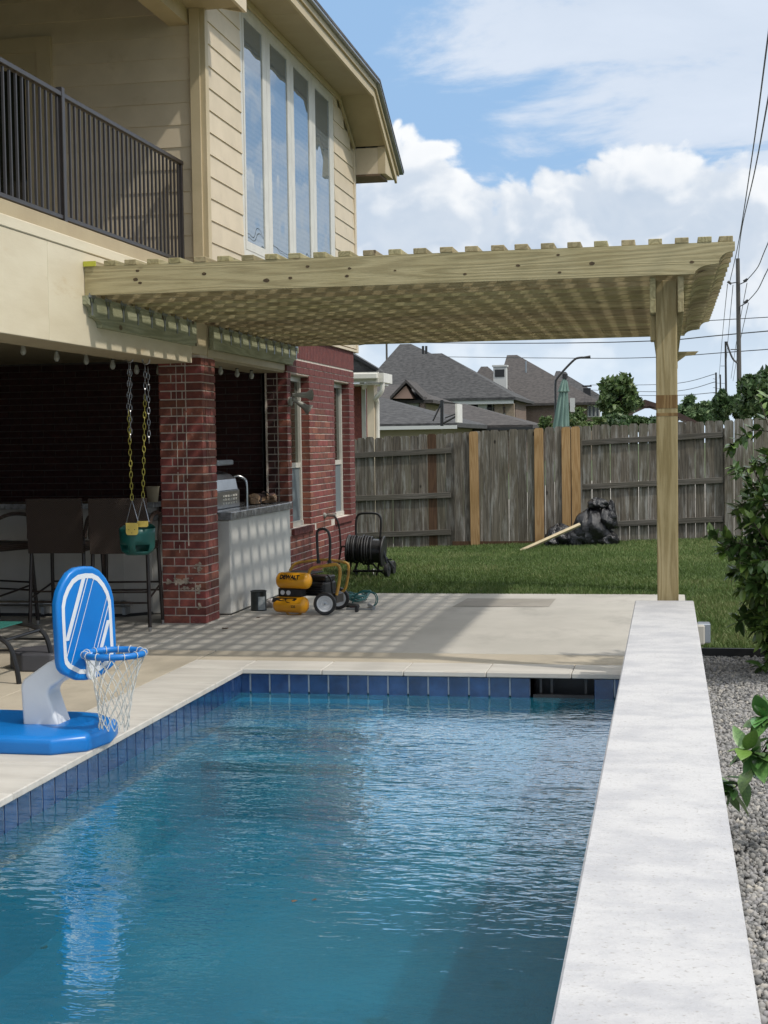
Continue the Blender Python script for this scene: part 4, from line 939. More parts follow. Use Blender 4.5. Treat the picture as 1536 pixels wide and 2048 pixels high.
# ---------------------------------------------------------------- string lights
st = thing('string_lights', 'string of clear bulbs in black sockets hung under the balcony', 'string lights', (-5, 11.5, 2.3))
M['bulb'] = mat('bulb glass', (.42, .42, .38), (.30, .30, .27), rough=.12, scale=30, spec=.8)
pts = [(-90, 655, 10.5), (46, 690, 11.0), (113, 703, 11.3), (172, 710, 11.7), (225, 720, 12.0), (273, 730, 12.3), (317, 732, 12.6), (441, 733, 13.6), (474, 738, 14.0), (503, 742, 14.4)]
cp = []
for i, (x_, y_, Y_) in enumerate(pts):
    p = atY(x_, y_, Y_); top_ = p+Vector((0, 0, .035))
    if i:
        s_ = MB().lathe([(.008, .055), (.014, .045), (.014, 0), (.016, -.01)], p+Vector((0, 0, .01)), n=10).build('socket', M['blackp'], st, smoothit=True)
        MB().lathe([(.012, -.004), (.016, -.025), (.024, -.055), (.024, -.067), (.016, -.085), (.002, -.092)], p+Vector((0, 0, .01)), n=14).build('bulb', M['bulb'], s_, smoothit=True)
    cp.append(p+Vector((0, 0, .065)))
wire = []
for i in range(len(cp)-1):
    for q in range(4): t_ = q/4; w_ = cp[i].lerp(cp[i+1], t_); w_.z += .03*math.sin(math.pi*t_); wire.append(w_)
MB().tube(wire+[cp[-1]], .004, 5).build('cable', M['blackp'], st)
# ================================================================ poolside basketball hoop
hp_ = thing('basketball_hoop', 'blue and white plastic poolside basketball hoop with white net', 'basketball hoop', (-3.2, 7.2, 0))
M['blue'] = mat('blue plastic', (.003, .17, .53), (.003, .15, .48), rough=.32, scale=3, bump=.05, bscale=200, bdist=.001)
M['pwhite'] = mat('white plastic', (.66, .68, .70), (.60, .62, .65), rough=.3, scale=3, bump=.04, bscale=120)
def base():
    lo = [(-3.95, 6.93), (-3.05, 6.92), (-2.90, 7.03), (-2.86, 7.25), (-2.90, 7.46), (-3.06, 7.62), (-3.95, 7.66)]
    cx_, cy_ = -3.40, 7.28
    def ins(k_): return [(cx_+(x-cx_)*(1-k_*.5), cy_+(y-cy_)*(1-k_)) for x, y in lo]
    ring = [(ins(0.02), .002), (ins(0), .02), (ins(0), .075), (ins(.06), .095), (ins(.34), .118), (ins(.42), .120)]
    mb = MB(); n_ = len(lo)
    mb.v = [(x, y, z_) for pl_, z_ in ring for x, y in pl_]
    for j in range(len(ring)-1):
        for i in range(n_): mb.f.append((j*n_+i, j*n_+(i+1) % n_, (j+1)*n_+(i+1) % n_, (j+1)*n_+i))
    mb.f += [tuple(range(n_))[::-1], tuple(range((len(ring)-1)*n_, len(ring)*n_))]
    return mb
def beveled(o, w=.008, s=3):
    b = o.modifiers.new('bevel', 'BEVEL'); b.width = w; b.segments = s; b.limit_method = 'ANGLE'; b.angle_limit = R_(25); return o
bo = base().build('base', M['blue'], hp_, smoothit=35); beveled(bo, .012, 3)
YH = 7.20
H_ = lambda x, y, Y=YH: atY(x, y, Y)
nk = [(58, 1462), (52, 1368), (56, 1356), (104, 1322), (150, 1300), (165, 1330), (128, 1361), (113, 1369), (107, 1378), (107, 1388), (117, 1418), (134, 1462)]
nb = [H_(*p) for p in nk]
MB_ = MB().prism([(p.x, p.z) for p in nb], 'Y', 7.13, 7.30)
no = MB_.build('neck', M['pwhite'], hp_, smoothit=40); beveled(no, .016, 4)
# backboard in its own plane: u along (.65,.76), normal n = (.76,-.65)
u_ = Vector((.45, .89, 0)).normalized(); n_v = Vector((u_.y, -u_.x, 0)); z_v = (Vector((0, 0, 1))-n_v*.04).normalized()
bcn = atY(170, 1250, 7.2)
hw = .235
def outline(k):
    """half outline points (u, v); k shrinks it"""
    P = [(0, .305), (.07, .300), (.125, .278), (.175, .235), (.212, .185), (.232, .13), (.235, .06), (.235, -.17), (.228, -.205), (.20, -.232), (.10, -.275), (.03, -.283), (0, -.283)]
    full = P+[(-a, b) for a, b in P[::-1][1:-1]]
    return [(a*(1-k/.235), b*(1-k/.29)) for a, b in full]
def bp_(u, v, d): return bcn+u_*(u*.83)+z_v*v+n_v*d
def plate(pts, d0, d1):
    mb = MB(); n_ = len(pts); mb.v = [tuple(bp_(a, b, d0)) for a, b in pts]+[tuple(bp_(a, b, d1)) for a, b in pts]
    mb.f = [tuple(range(n_))[::-1], tuple(range(n_, 2*n_))]+[(i, (i+1) % n_, (i+1) % n_+n_, i+n_) for i in range(n_)]; return mb
bb = plate(outline(0), -.028, .020).build('backboard', M['blue'], hp_, smoothit=30); beveled(bb, .014, 4)
def ringband(k0, k1, d):
    a_, b_ = outline(k0), outline(k1); n_ = len(a_); mb = MB(); mb.v = [tuple(bp_(p[0], p[1], d)) for p in a_+b_]; mb.f = [(i, (i+1) % n_, (i+1) % n_+n_, i+n_) for i in range(n_)]; return mb
inner = ringband(.034, .058, .0215)
inner.build('white_border', M['pwhite'], bb)
ol = outline(.05)
def clipline(c, w):
    """parallelogram stripe u = c + v*.42 .. clipped to the board outline"""
    def inside(u, v):
        r = False; n_ = len(ol)
        for i in range(n_):
            (x0_, y0_), (x1_, y1_) = ol[i], ol[(i+1) % n_]
            if (y0_ > v) != (y1_ > v) and u < (x1_-x0_)*(v-y0_)/(y1_-y0_)+x0_: r = not r
        return r
    vs = [v for v in np.linspace(-.3, .3, 241) if inside(c+v*.50, v) and inside(c+w+v*.50, v)]
    if len(vs) < 3: return
    a_, b_ = min(vs), max(vs)
    MB().quad(*[tuple(bp_(u, v, .0218)) for u, v in ((c+a_*.5, a_), (c+w+a_*.5, a_), (c+w+b_*.5, b_), (c+b_*.5, b_))]).build('white_stripe', M['pwhite'], bb)
for c_, w_ in ((-.152, .030), (-.108, .007), (-.055, .005), (.098, .005), (.128, .007), (.150, .028)): clipline(c_, w_)
# bracket, rim, net
vb = -.165
br_ = MB(); pts = [(-.035, vb+.03), (.035, vb+.03), (.035, vb-.095), (.02, vb-.115), (-.02, vb-.115), (-.035, vb-.095)]
brk = plate(pts, .021, .040).build('rim_bracket', M['pwhite'], hp_); beveled(brk, .006, 2)
RR = .150; rc = bcn+z_v*vb+n_v*(RR+.035)+Vector((.02, 0, 0)); rc.z = atY(232, 1307, rc.y).z
rimp = [rc+Vector((math.cos(t_)*RR, math.sin(t_)*RR, 0)) for t_ in np.linspace(0, 6.28318, 49)[:-1]]
MB().tube(rimp, .0165, 12, closed=True).build('rim', M['blue'], hp_, smoothit=True)
for s_ in (-1, 1):
    MB().tube([bp_(s_*.03, vb, .03), rc-n_v*(RR-.02)+u_*s_*.05], .014, 8).build('rim_arm', M['blue'], hp_, smoothit=True)
M['cord'] = mat('white cord', (.62, .62, .58), (.50, .50, .46), rough=.9, scale=60)
net = MB(); K = 14; rows = 8; Hn = .385
rs = random.Random(4)
def npnt(k, j):
    t_ = j/rows; a_ = 6.28318*(k+(.5 if j % 2 else 0))/K+.12*t_; r_ = RR*.98*(1-t_)+.070*t_-.018*math.sin(math.pi*t_)
    if j == 0: r_ = RR+.004
    return rc+Vector((math.cos(a_)*r_*1.05-.012*t_+rs.uniform(-.006, .006)*t_, math.sin(a_)*r_+rs.uniform(-.006, .006)*t_, -.005-Hn*t_+rs.uniform(-.008, .008)*t_))
G = [[npnt(k, j) for k in range(K)] for j in range(rows+1)]
for j in range(rows):
    for k in range(K):
        a_ = G[j][k]; o1 = G[j+1][k]; o2 = G[j+1][(k-1) % K] if j % 2 == 0 else G[j+1][(k+1) % K]
        for o_ in (o1, o2):
            mid = a_.lerp(o_, .5)+Vector((rs.uniform(-.003, .003), rs.uniform(-.003, .003), 0)); net.tube([a_, mid, o_], .0023, 5, cap=False)
for k in range(K):                                    # loops over the rim
    a0 = 6.28318*k/K
    net.tube([rc+Vector((math.cos(a0)*(RR+.020*math.cos(t_)), math.sin(a0)*(RR+.020*math.cos(t_)), .020*math.sin(t_))) for t_ in np.linspace(0, 6.28, 9)[:-1]], .0023, 5, closed=True)
net.build('net', M['cord'], hp_, smoothit=True)
# ---------------------------------------------------------------- lounge chair end
lc = thing('lounge_chair', 'black tube lounge chair with green sling seat at the left edge', 'lounge chair', (-4.6, 9.1, 0))
for y_ in (9.05, 9.62):
    MB().tube(simp([(-6.0, y_, .33), (-4.75, y_, .33), (-4.45, y_, .325), (-4.28, y_, .27), (-4.22, y_, .12), (-4.20, y_, .0)], 8), .018, 8).build('frame_tube', M['black'], lc, smoothit=True)
    MB().tube([(-6.0, y_, .22), (-4.26, y_, .22)], .009, 6).build('brace', M['black'], lc)
MB().tube([(-4.30, 9.05, .285), (-4.30, 9.62, .285)], .012, 8).build('cross_bar', M['black'], lc)
M['sling'] = mat('green sling fabric', (.02, .16, .13), (.015, .12, .10), rough=.7, scale=200, bump=.3, bscale=300)
MB().box((-6.0, 9.07, .336), (-4.42, 9.60, .344)).build('sling', M['sling'], lc)
bx_ = thing('planter_box', 'low dark grey faceted box standing on the deck behind the hoop', 'box', (-4.3, 9.78, 0))
o8 = [(-4.30+.28*math.cos(R_(22.5+45*i)), 9.78+.26*math.sin(R_(22.5+45*i))) for i in range(8)]
bo = MB().prism(o8, 'Z', 0, .125).build('box_body', plain('dark grey resin', (.075, .075, .085), rough=.55), bx_); beveled(bo, .012, 2)
# ================================================================ air compressor
cm = thing('air_compressor', 'yellow and black twin-tank wheeled air compressor standing on the patio', 'air compressor', (-3.25, 13.1, 0))
YC = 13.0
def K_(x, y, Y=YC): return atY(x, y, Y)
M['dy'] = mat('compressor yellow', (.78, .36, .012), (.70, .31, .012), rough=.3, scale=4, bump=.05, coat=.3, dirt=((.45, .22, .03), 14, .68, .85)); M['dyd'] = mat('frame yellow', (.50, .27, .03), (.36, .20, .04), rough=.45, scale=12, dirt=((.10, .07, .04), 18, .60, .8))
ax = Vector((.97, -.24, 0)).normalized()
def tank(c, L_, r_):
    prof = [(.001, 0)]+[(r_*math.sin(q*math.pi/12), r_*.6*(1-math.cos(q*math.pi/12))) for q in range(1, 7)]
    prof += [(r_, L_-r_*.6)]+[(r_*math.cos(q*math.pi/12), L_-r_*.6+r_*.6*math.sin(q*math.pi/12)) for q in range(1, 7)]
    return MB().lathe(prof, Vector(c)-ax*L_/2, axis=ax, n=28)
c1_ = K_(588, 1161); c2_ = K_(582, 1209); Lk = .345; rk = .0735
tk1 = tank(c1_, Lk, rk).build('tank', M['dy'], cm, smoothit=True); tk2 = tank(c2_, Lk, rk).build('tank', M['dy'], cm, smoothit=True)
nrm = Vector((ax.y, -ax.x, 0)); nrm = nrm if nrm.y < 0 else -nrm
def text_on(txt, tk, c, r_, a0, size, mt, s0=0, sx=1.0, shear=0.0, bold=.0):
    cu = bpy.data.curves.new('lettering', 'FONT'); cu.body = txt; cu.size = size; cu.align_x = 'CENTER'; cu.align_y = 'CENTER'; cu.offset = bold; cu.shear = shear; cu.resolution_u = 3
    to = bpy.data.objects.new('lettering', cu); C.objects.link(to); bpy.context.view_layer.update()
    me = bpy.data.meshes.new_from_object(to.evaluated_get(bpy.context.evaluated_depsgraph_get())); bpy.data.objects.remove(to); me.name = 'lettering'
    bm = bmesh.new(); bm.from_mesh(me); bmesh.ops.triangulate(bm, faces=bm.faces); bmesh.ops.subdivide_edges(bm, edges=[e for e in bm.edges if e.calc_length() > size*.3], cuts=1); bm.to_mesh(me); bm.free()
    for v in me.vertices:
        a_ = a0+v.co.y/r_; p = Vector(c)+ax*(v.co.x*sx+s0)+(nrm*math.cos(a_)+Vector((0, 0, 1))*math.sin(a_))*(r_+.0015); v.co = p
    o = bpy.data.objects.new('lettering', me); C.objects.link(o); me.materials.append(mt); o.parent = tk; o.location = -WL[tk.name]-WL[cm.name]*0; WL[o.name] = Vector((0, 0, 0))
    return o
M['ink'] = plain('black print', (.012, .011, .010), rough=.5)
for tk in (tk1, tk2): WL[tk.name] = Vector((0, 0, 0))
text_on('DEWALT', tk1, c1_, rk, .50, .058, M['ink'], -.012, sx=.84, bold=.0036)
text_on('1.1 HP  4 GAL', tk1, c1_, rk, .14, .014, M['ink'], .03)
blk = [(-.14, .02), (-.14, .045), (-.05, .05), (.01, .045), (.08, .05), (.11, .04), (.09, .015), (.06, .02), (.045, -.005), (.01, .0), (-.01, .022), (-.05, .012), (-.09, .018), (-.11, .0), (-.135, -.002)]
mb = MB()
bmq = [(x_, y_) for x_, y_ in blk]
mb.v = [tuple(c2_+ax*(x_-.02)+(nrm*math.cos(.35+y_/rk)+Vector((0, 0, 1))*math.sin(.35+y_/rk))*(rk+.0016)) for x_, y_ in bmq]
mb.f = [(0, 1, 12), (1, 2, 12), (2, 11, 12), (2, 3, 11), (3, 10, 11), (3, 9, 10), (3, 4, 9), (4, 8, 9), (4, 7, 8), (4, 5, 7), (5, 6, 7), (0, 12, 13), (0, 13, 14)]
mb.build('decal', M['ink'], cm)
text_on('225', tk2, c2_, rk, -.15, .030, M['ink'], .06, bold=.001)
# manifold panel with gauges
mc = (c1_+c2_)/2+Vector((.01, .03, 0))
def obox(c, lx, ly, lz, nm, mt, b=.006):
    o = MB().cbox((0, 0, 0), (lx, ly, lz), b).mesh('piece'); ob = link(nm, o, mt, cm, c); ob.rotation_euler = (0, 0, math.atan2(ax.y, ax.x)); return ob
obox(mc+Vector((-.02, 0, 0)), .24, .10, .075, 'control_panel', M['blackp'])
for s_ in (-.09, -.03): MB().lathe([(.020, 0), (.022, .012), (.018, .014)], mc+ax*s_+nrm*.05, axis=nrm, n=16).build('gauge', M['pwhite'], cm)
obox(mc+Vector((.17, .22, .02)), .26, .26, .13, 'pump_body', M['blackp'], .02)
obox(mc+Vector((.20, .22, .11)), .20, .20, .05, 'pump_head', M['black'], .01)
for i in range(5): obox(mc+Vector((.13, .20, -.035+i*.022)), .30, .29, .006, 'cooling_fin', M['black'], .001)
obox(mc+Vector((.02, .22, .16)), .30, .30, .012, 'tray', M['blackp'])
# tubular frame
def fr_t(Y_, dxx):
    P = [(561, 1150), (570, 1137), (590, 1131), (632, 1127), (655, 1129), (678, 1134), (682, 1146), (680, 1165), (675, 1186), (668, 1194)]
    return [atY(x_, y_, YC)+Vector((dxx, Y_-YC, 0)) for x_, y_ in P]
MB().tube(simp(fr_t(13.42, -.02), 4), .0135, 10).build('frame_tube', M['dyd'], cm, smoothit=True)
f2 = [K_(617, 1150), K_(621, 1139), K_(634, 1134), K_(655, 1131), K_(672, 1129), K_(679, 1135), K_(680, 1150), K_(677, 1172), K_(673, 1190)]
MB().tube(simp(f2, 4), .0145, 10).build('frame_tube', M['dyd'], cm, smoothit=True)
MB().tube(simp([K_(572, 1218), K_(574, 1226), K_(582, 1230), K_(595, 1230), K_(602, 1226), K_(603, 1218)], 3), .010, 8).build('skid', M['dyd'], cm, smoothit=True)
hd = [K_(637, 1126, 13.3), K_(635, 1100, 13.3), K_(634, 1075, 13.3), K_(635, 1063, 13.3), K_(641, 1058.5, 13.3), K_(650, 1058.5, 13.3), K_(657, 1065, 13.3), K_(660, 1080, 13.3), K_(660, 1105, 13.3), K_(659, 1126, 13.3)]
MB().tube(simp(hd, 4), .0125, 10).build('handle', M['black'], cm, smoothit=True)
for x_ in (637, 659): MB().lathe([(.02, 0), (.02, .03)], K_(x_, 1127, 13.3), axis=(0, 0, 1), n=10).build('handle_clamp', M['black'], cm)
wax = Vector((.12, -.99, 0)).normalized(); 
def wheel(c):
    ty = MB().lathe([(.072, -.028), (.096, -.030), (.103, -.020), (.105, 0), (.103, .020), (.096, .030), (.072, .028), (.068, .0)], c, axis=wax, n=36).build('wheel', M['blackp'], cm, smoothit=30); WL[ty.name] = Vector((0, 0, 0))
    def ch_(prof, nm, mt): o = MB().lathe(prof, c, axis=wax, n=30).mesh(nm, 30); ob = bpy.data.objects.new(nm, o); C.objects.link(ob); o.materials.append(mt); ob.parent = ty
    ch_([(.0, .010), (.030, .010), (.034, .016), (.062, .018), (.066, .029), (.0735, .030), (.0735, .0)], 'rim', M['pwhite']); ch_([(.010, .0), (.010, .024), (.001, .026)], 'axle_cap', M['galv'])
    return ty
wc = atY(650, 1203, 12.98); wc.z = .106; wheel(wc); wheel(wc+Vector((.02, .46, 0)))
obox(K_(672, 1196, 13.05)+Vector((0, .05, .0)), .06, .16, .09, 'regulator', M['bronze'], .01)
MB().tube(simp([K_(655, 1150, 13.1), K_(662, 1160, 13.1), K_(664, 1180, 13.1), K_(668, 1195, 13.1)]), .009, 6).build('air_line', M['black'], cm)
# paint can, tub, hose, nailer
pc = thing('paint_can', 'dark metal paint can with grey label beside the white cabinet', 'paint can', atZ(512, 1222))
ccn = atZ(512.5, 1223)+Vector((0, .09, 0)); ccn.z = 0
M['cans'] = mat('paint can steel', (.035, .042, .042), (.05, .055, .055), rough=.35, metal=.5, scale=20, dirt=((.16, .06, .05), 9, .6, .75))
MB().lathe([(.074, 0), (.076, .004), (.074, .01), (.073, .175), (.077, .178), (.077, .186), (.070, .188), (.068, .18), (.05, .18)], ccn, n=28).build('can', M['cans'], pc, smoothit=30)
lb = MB(); 
for i in range(8): a0, a1 = -1.35+i*.12, -1.35+(i+1)*.12; lb.quad((ccn.x+.0745*math.cos(a0), ccn.y+.0745*math.sin(a0), .012), (ccn.x+.0745*math.cos(a1), ccn.y+.0745*math.sin(a1), .012), (ccn.x+.0745*math.cos(a1), ccn.y+.0745*math.sin(a1), .135), (ccn.x+.0745*math.cos(a0), ccn.y+.0745*math.sin(a0), .135))
lb.build('paper_label', mat('can label', (.40, .44, .46), (.24, .28, .30), rough=.6, scale=24), pc)
bg_ = thing('plastic_bag', 'small crumpled white bag on the patio between paint can and compressor', 'bag', atZ(538, 1216))
v_, f_ = blob(atZ(538, 1216)+Vector((0, .05, .035)), (.055, .05, .04), 5, .5); MB().add(v_, f_).build('bag_body', mat('white film', (.60, .56, .54), (.48, .44, .43), rough=.4, scale=30, bump=.5, bscale=50), bg_)
ho = thing('air_hose', 'coil of teal green air hose lying on the patio behind the compressor', 'air hose', atZ(720, 1205))
M['teal'] = plain('teal rubber', (.010, .12, .12), rough=.45)
rs = random.Random(9); c0 = atZ(704, 1208); 
for k in range(13):
    rx_, ry_ = rs.uniform(.06, .14), rs.uniform(.10, .24); ox, oy, ph = rs.uniform(-.05, .08), rs.uniform(-.1, .1), rs.uniform(0, 6)
    MB().tube([c0+Vector((ox+rx_*math.cos(t_), oy+.15+ry_*math.sin(t_), .012+.009*k*.5+.018*(1+math.sin(2*t_+ph)))) for t_ in np.linspace(0, 6.28318, 25)[:-1]], .0055, 6, closed=True).build('hose_loop', M['teal'], ho, smoothit=True)
for k in range(2): MB().tube(simp([K_(705, 1206, 13.6), K_(712, 1190, 13.6), K_(728, 1184-3*k, 13.6), K_(745+4*k, 1186, 13.6), K_(752+3*k, 1195, 13.6), K_(750+3*k, 1208, 13.6), K_(741, 1215, 13.6)], 6), .0055, 6).build('hose_loop', M['teal'], ho, smoothit=True)
ng = thing('nail_gun', 'small dark and silver air tool lying on the patio beside the hose coil', 'air tool', atZ(725, 1220))
for a_, b_, r_, mt in ((atZ(693, 1222), atZ(745, 1223), .011, 'galv'), (atZ(690, 1213), atZ(716, 1217), .020, 'cans'), (atZ(738, 1214), atZ(748, 1220), .016, 'galv'), (atZ(700, 1219), atZ(718, 1219), .016, 'rag')):
    MB().tube([a_+Vector((0, 0, .02)), b_+Vector((0, 0, .02))], r_, 10).build('tool_body', M[mt], ng, smoothit=True)
MB().cbox(atZ(713.5, 1224)+Vector((0, 0, .03)), (.03, .04, .06), .005).build('tool_grip', M['blackp'], ng)
# ================================================================ hose reel
hr = thing('hose_reel', 'black garden hose reel cart with coiled dark hose on the grass by the wall', 'hose reel', (-3.4, 16.5, 0))
YR = 16.4
Q_ = lambda x, y, Y=YR: atY(x, y, Y)
zg = lawnz(-3.3, 16.4)
MB().tube(simp([Q_(712, 1075), Q_(712, 1045), Q_(715, 1032), Q_(724, 1027), Q_(750, 1027), Q_(759, 1032), Q_(762, 1045), Q_(760, 1080)], 5), .013, 8).build('handle', M['black'], hr, smoothit=True)
cL, cR = Q_(697, 1097), Q_(766, 1103); axr = (cR-cL).normalized()
for c_, r_ in ((cL, .155), (cR, .17)): MB().lathe([(.02, -.012), (r_, -.012), (r_+.008, 0), (r_, .012), (.02, .012)], c_, axis=axr, n=26).build('reel_disc', M['blackp'], hr, smoothit=30)
rs = random.Random(3)
for k in range(9):
    t_ = .06+.078*k; r_ = .150+rs.uniform(-.012, .012); cc = cL.lerp(cR, t_); tl = rs.uniform(-.12, .12)
    MB().tube([cc+axr*(tl*r_*math.sin(a_)*.5)+Vector((0, 0, 1))*r_*math.cos(a_)+axr.cross(Vector((0, 0, 1)))*r_*math.sin(a_) for a_ in np.linspace(0, 6.28318, 25)[:-1]], .0125, 7, closed=True).build('hose_turn', M['blackp'], hr, smoothit=True)
MB().lathe([(.135, 0), (.135, (cR-cL).length)], cL, axis=axr, n=24).build('drum', M['black'], hr, smoothit=30)
for a_, b_ in (((712, 1075), (697, 1150)), ((760, 1080), (778, 1140)), ((737, 1120), (737, 1143))): 
    p_, q_ = Q_(*a_), Q_(*b_); MB().tube([p_, q_], .015, 8).build('leg', M['black'], hr)
    MB().tube([p_+Vector((0, .25, -.2)), q_+Vector((0, .3, 0))], .015, 8).build('leg', M['black'], hr)
MB().tube(simp([Q_(695, 1140), Q_(697, 1153), Q_(705, 1157), Q_(745, 1157), Q_(753, 1150), Q_(758, 1125)], 4), .012, 8).build('base_tube', M['black'], hr, smoothit=True)
MB().tube([Q_(706, 1142), Q_(766, 1142)], .014, 8).build('cross_bar', M['black'], hr)
MB().tube(simp([Q_(726, 1080), Q_(722, 1110), Q_(712, 1135), Q_(713, 1153), Q_(718, 1158)], 4), .010, 7).build('hose_end', M['blackp'], hr, smoothit=True)
MB().tube(simp([Q_(733, 1070), Q_(736, 1100), Q_(746, 1128), Q_(768, 1148)], 4), .010, 7).build('hose_end', M['blackp'], hr, smoothit=True)
MB().tube([Q_(770, 1119), Q_(784, 1119)], .009, 6).build('crank', M['black'], hr)
for dy_ in (0, .35): MB().lathe([(.02, -.02), (.075, -.022), (.08, 0), (.075, .022), (.02, .02)], Q_(774, 1140)+Vector((.0, dy_, .0)), axis=(1, -.1, 0), n=20).build('wheel', M['blackp'], hr, smoothit=30)
MB().tube(simp([Q_(697, 1094), Q_(686, 1093), Q_(682, 1098), Q_(676, 1135)], 4), .011, 7).build('inlet_hose', M['rag'], hr, smoothit=True)
# ---------------------------------------------------------------- light box on the wall's outer side
lbx = thing('outlet_box', 'small grey outlet box fixed to the outer side of the white pool wall', 'outlet box', (.19, 8.9, .25))
p_ = atY(1404, 1266, 8.9)
MB().cbox((.205, 8.93, p_.z), (.075, .11, .115), .006).build('box_body', M['galv'], lbx); MB().cbox((p_.x-.012, 8.88, p_.z-.004), (.055, .09, .115), .008).build('box_cover', mat('beige box', (.40, .38, .33), rough=.5), lbx)
# leaves and twigs
M['dleaf'] = mat('dry leaf', (.16, .10, .055), (.09, .055, .03), rough=.9, scale=20)
def dryleaf(p, s, label, z_=0.006, m_='dleaf'):
    rs = random.Random(int(p.x*1000)); mb = MB(); 
    for q in range(5):
        a_ = rs.uniform(0, 6.28); c_ = p+Vector((rs.uniform(-s, s)*.5, rs.uniform(-s, s)*.5, z_)); l_ = Vector((math.cos(a_), math.sin(a_), .15))*s*.6; w_ = Vector((-math.sin(a_), math.cos(a_), .3))*s*.25
        mb.quad(tuple(c_-l_), tuple(c_+w_), tuple(c_+l_), tuple(c_-w_))
    tag(mb.build('dry_leaf', M[m_]), label, 'leaf')
dryleaf(atZ(447, 1262), .05, 'curled dry leaf lying on the patio in front of the brick pillar', .02)
dryleaf(atZ(517, 1236), .03, 'dark twig bits on the patio just in front of the paint can')
dryleaf(atZ(587, 1803, WZ), .018, 'larger dark leaf floating in the middle of the pool', .004); dryleaf(atZ(630, 1801, WZ), .014, 'smaller dark leaf floating just right of the larger one', .004)
dryleaf(atZ(84, 1894, WZ-.3), .03, 'dark leaf sunk near the left bottom of the pool', .0)
# ================================================================ fence
fn = thing('fence', 'weathered grey picket fence with a few new cedar pickets across the back lawn', 'fence', (-2, 22.6, 0))
YF = 22.6
xs_t = [712, 905, 1163, 1447, 1536, 1800]; yt_ = [877, 866, 852, 840, 836, 826]; yb2 = [1100, 1101, 1086, 1073, 1069, 1055]
Xs = [atY(a, 1000, YF).x for a in xs_t]
Zt = [atY(a, b, YF).z for a, b in zip(xs_t, yt_)]
def fzt(x): return float(np.interp(x, Xs, Zt))
def fzb(x): return float(lawnz(np.float64(x), np.float64(22.4)))
PW = .1395; x = Xs[0]-1.2*PW*4; i = 0
XA, XB, XC = atY(905, 980, YF).x, atY(1163, 980, YF).x, atY(1447, 980, YF).x
rs = random.Random(11)
cedx = [atY(949, 980, 22.5).x, atY(1078, 980, 22.5).x, atY(1132.5, 980, 22.5).x, atY(1152.5, 980, 22.5).x]; brownx = atY(872, 980, YF).x
def picket(xc, w, z0, z1, y, m_, nm='picket'):
    c = .022; p = [(xc-w/2, z0), (xc+w/2, z0), (xc+w/2, z1-c*1.3), (xc+w/2-c, z1), (xc-w/2+c, z1), (xc-w/2, z1-c*1.3)]
    me = MB().prism([(a-xc, b) for a, b in p], 'Y', -.008, .008).mesh(nm); o = link(nm, me, m_, fn, (xc, y, 0)); o.rotation_euler = (rs.uniform(-.003, .003), rs.uniform(-.004, .004), rs.uniform(-.02, .02)); return o
while x < Xs[5]:
    xc = x+PW/2; w = PW-rs.uniform(.001, .008); zt = fzt(xc)+rs.uniform(-.012, .012); zb = fzb(xc)+.0
    front = XA-.02 < xc < XB or xc > XC
    y = YF-.055+rs.uniform(-.003, .003) if front else YF+rs.uniform(-.002, .002)
    if abs(xc-brownx) < PW/2: picket(xc, w, zb, zt+.01, y, M['cedard'])
    else: picket(xc, w, zb, zt, y, M['grey'])
    x += PW
for k, c_ in enumerate(cedx):
    zt = atY([949, 1078, 1133, 1152][k], [863, 856, 854, 853][k], 22.5).z; zb = atY([949, 1078, 1133, 1152][k], [1101, 1088, 1060, 1055][k], 22.5).z
    picket(c_, .138 if k < 2 else .132, min(zb, fzb(c_)+.02) if k < 2 else fzb(c_), zt, YF-.085, M['cedar'])
def rail(xa, xb, ya, yb_, y, h=.085):
    za_, zb_ = atY(xa, ya, y).z, atY(xb, yb_, y).z; X0, X1 = atY(xa, ya, y).x, atY(xb, yb_, y).x; L_ = math.hypot(X1-X0, zb_-za_)
    me = MB().cbox((0, 0, 0), (L_, .038, h), .004).mesh('rail'); o = link('rail', me, M['greyX'], fn, ((X0+X1)/2, y, (za_+zb_)/2)); o.rotation_euler = (0, -math.atan2(zb_-za_, X1-X0), 0)
for xa, xb, pr_ in ((690, 902, ((912, 901), (998, 990), (1072, 1064))), (1163, 1446, ((886, 869), (974, 960), (1051, 1038)))):
    for ya, yb_ in pr_: rail(xa, xb, ya, yb_, YF-.03)
for (xa, xb, ya, yb_) in ((690, 902, 916, 905), (1163, 1446, 890, 873)): rail(xa, xb, ya, yb_, YF-.012, .02)
for x_ in (XA-.045, XB+.02, XC-.02, Xs[0]+.1): MB().box((x_-.045, YF+.012, -.3), (x_+.045, YF+.10, fzt(x_)-.12)).build('post', M['greyX'], fn)
kb = MB(); kx0, kx1 = atY(955, 1090, YF).x, atY(1075, 1090, YF).x
MB().box((XA, YF-.075, -.2), (XB-.1, YF-.048, fzb(-2)+.05)).build('kickboard', M['cedard'], fn)
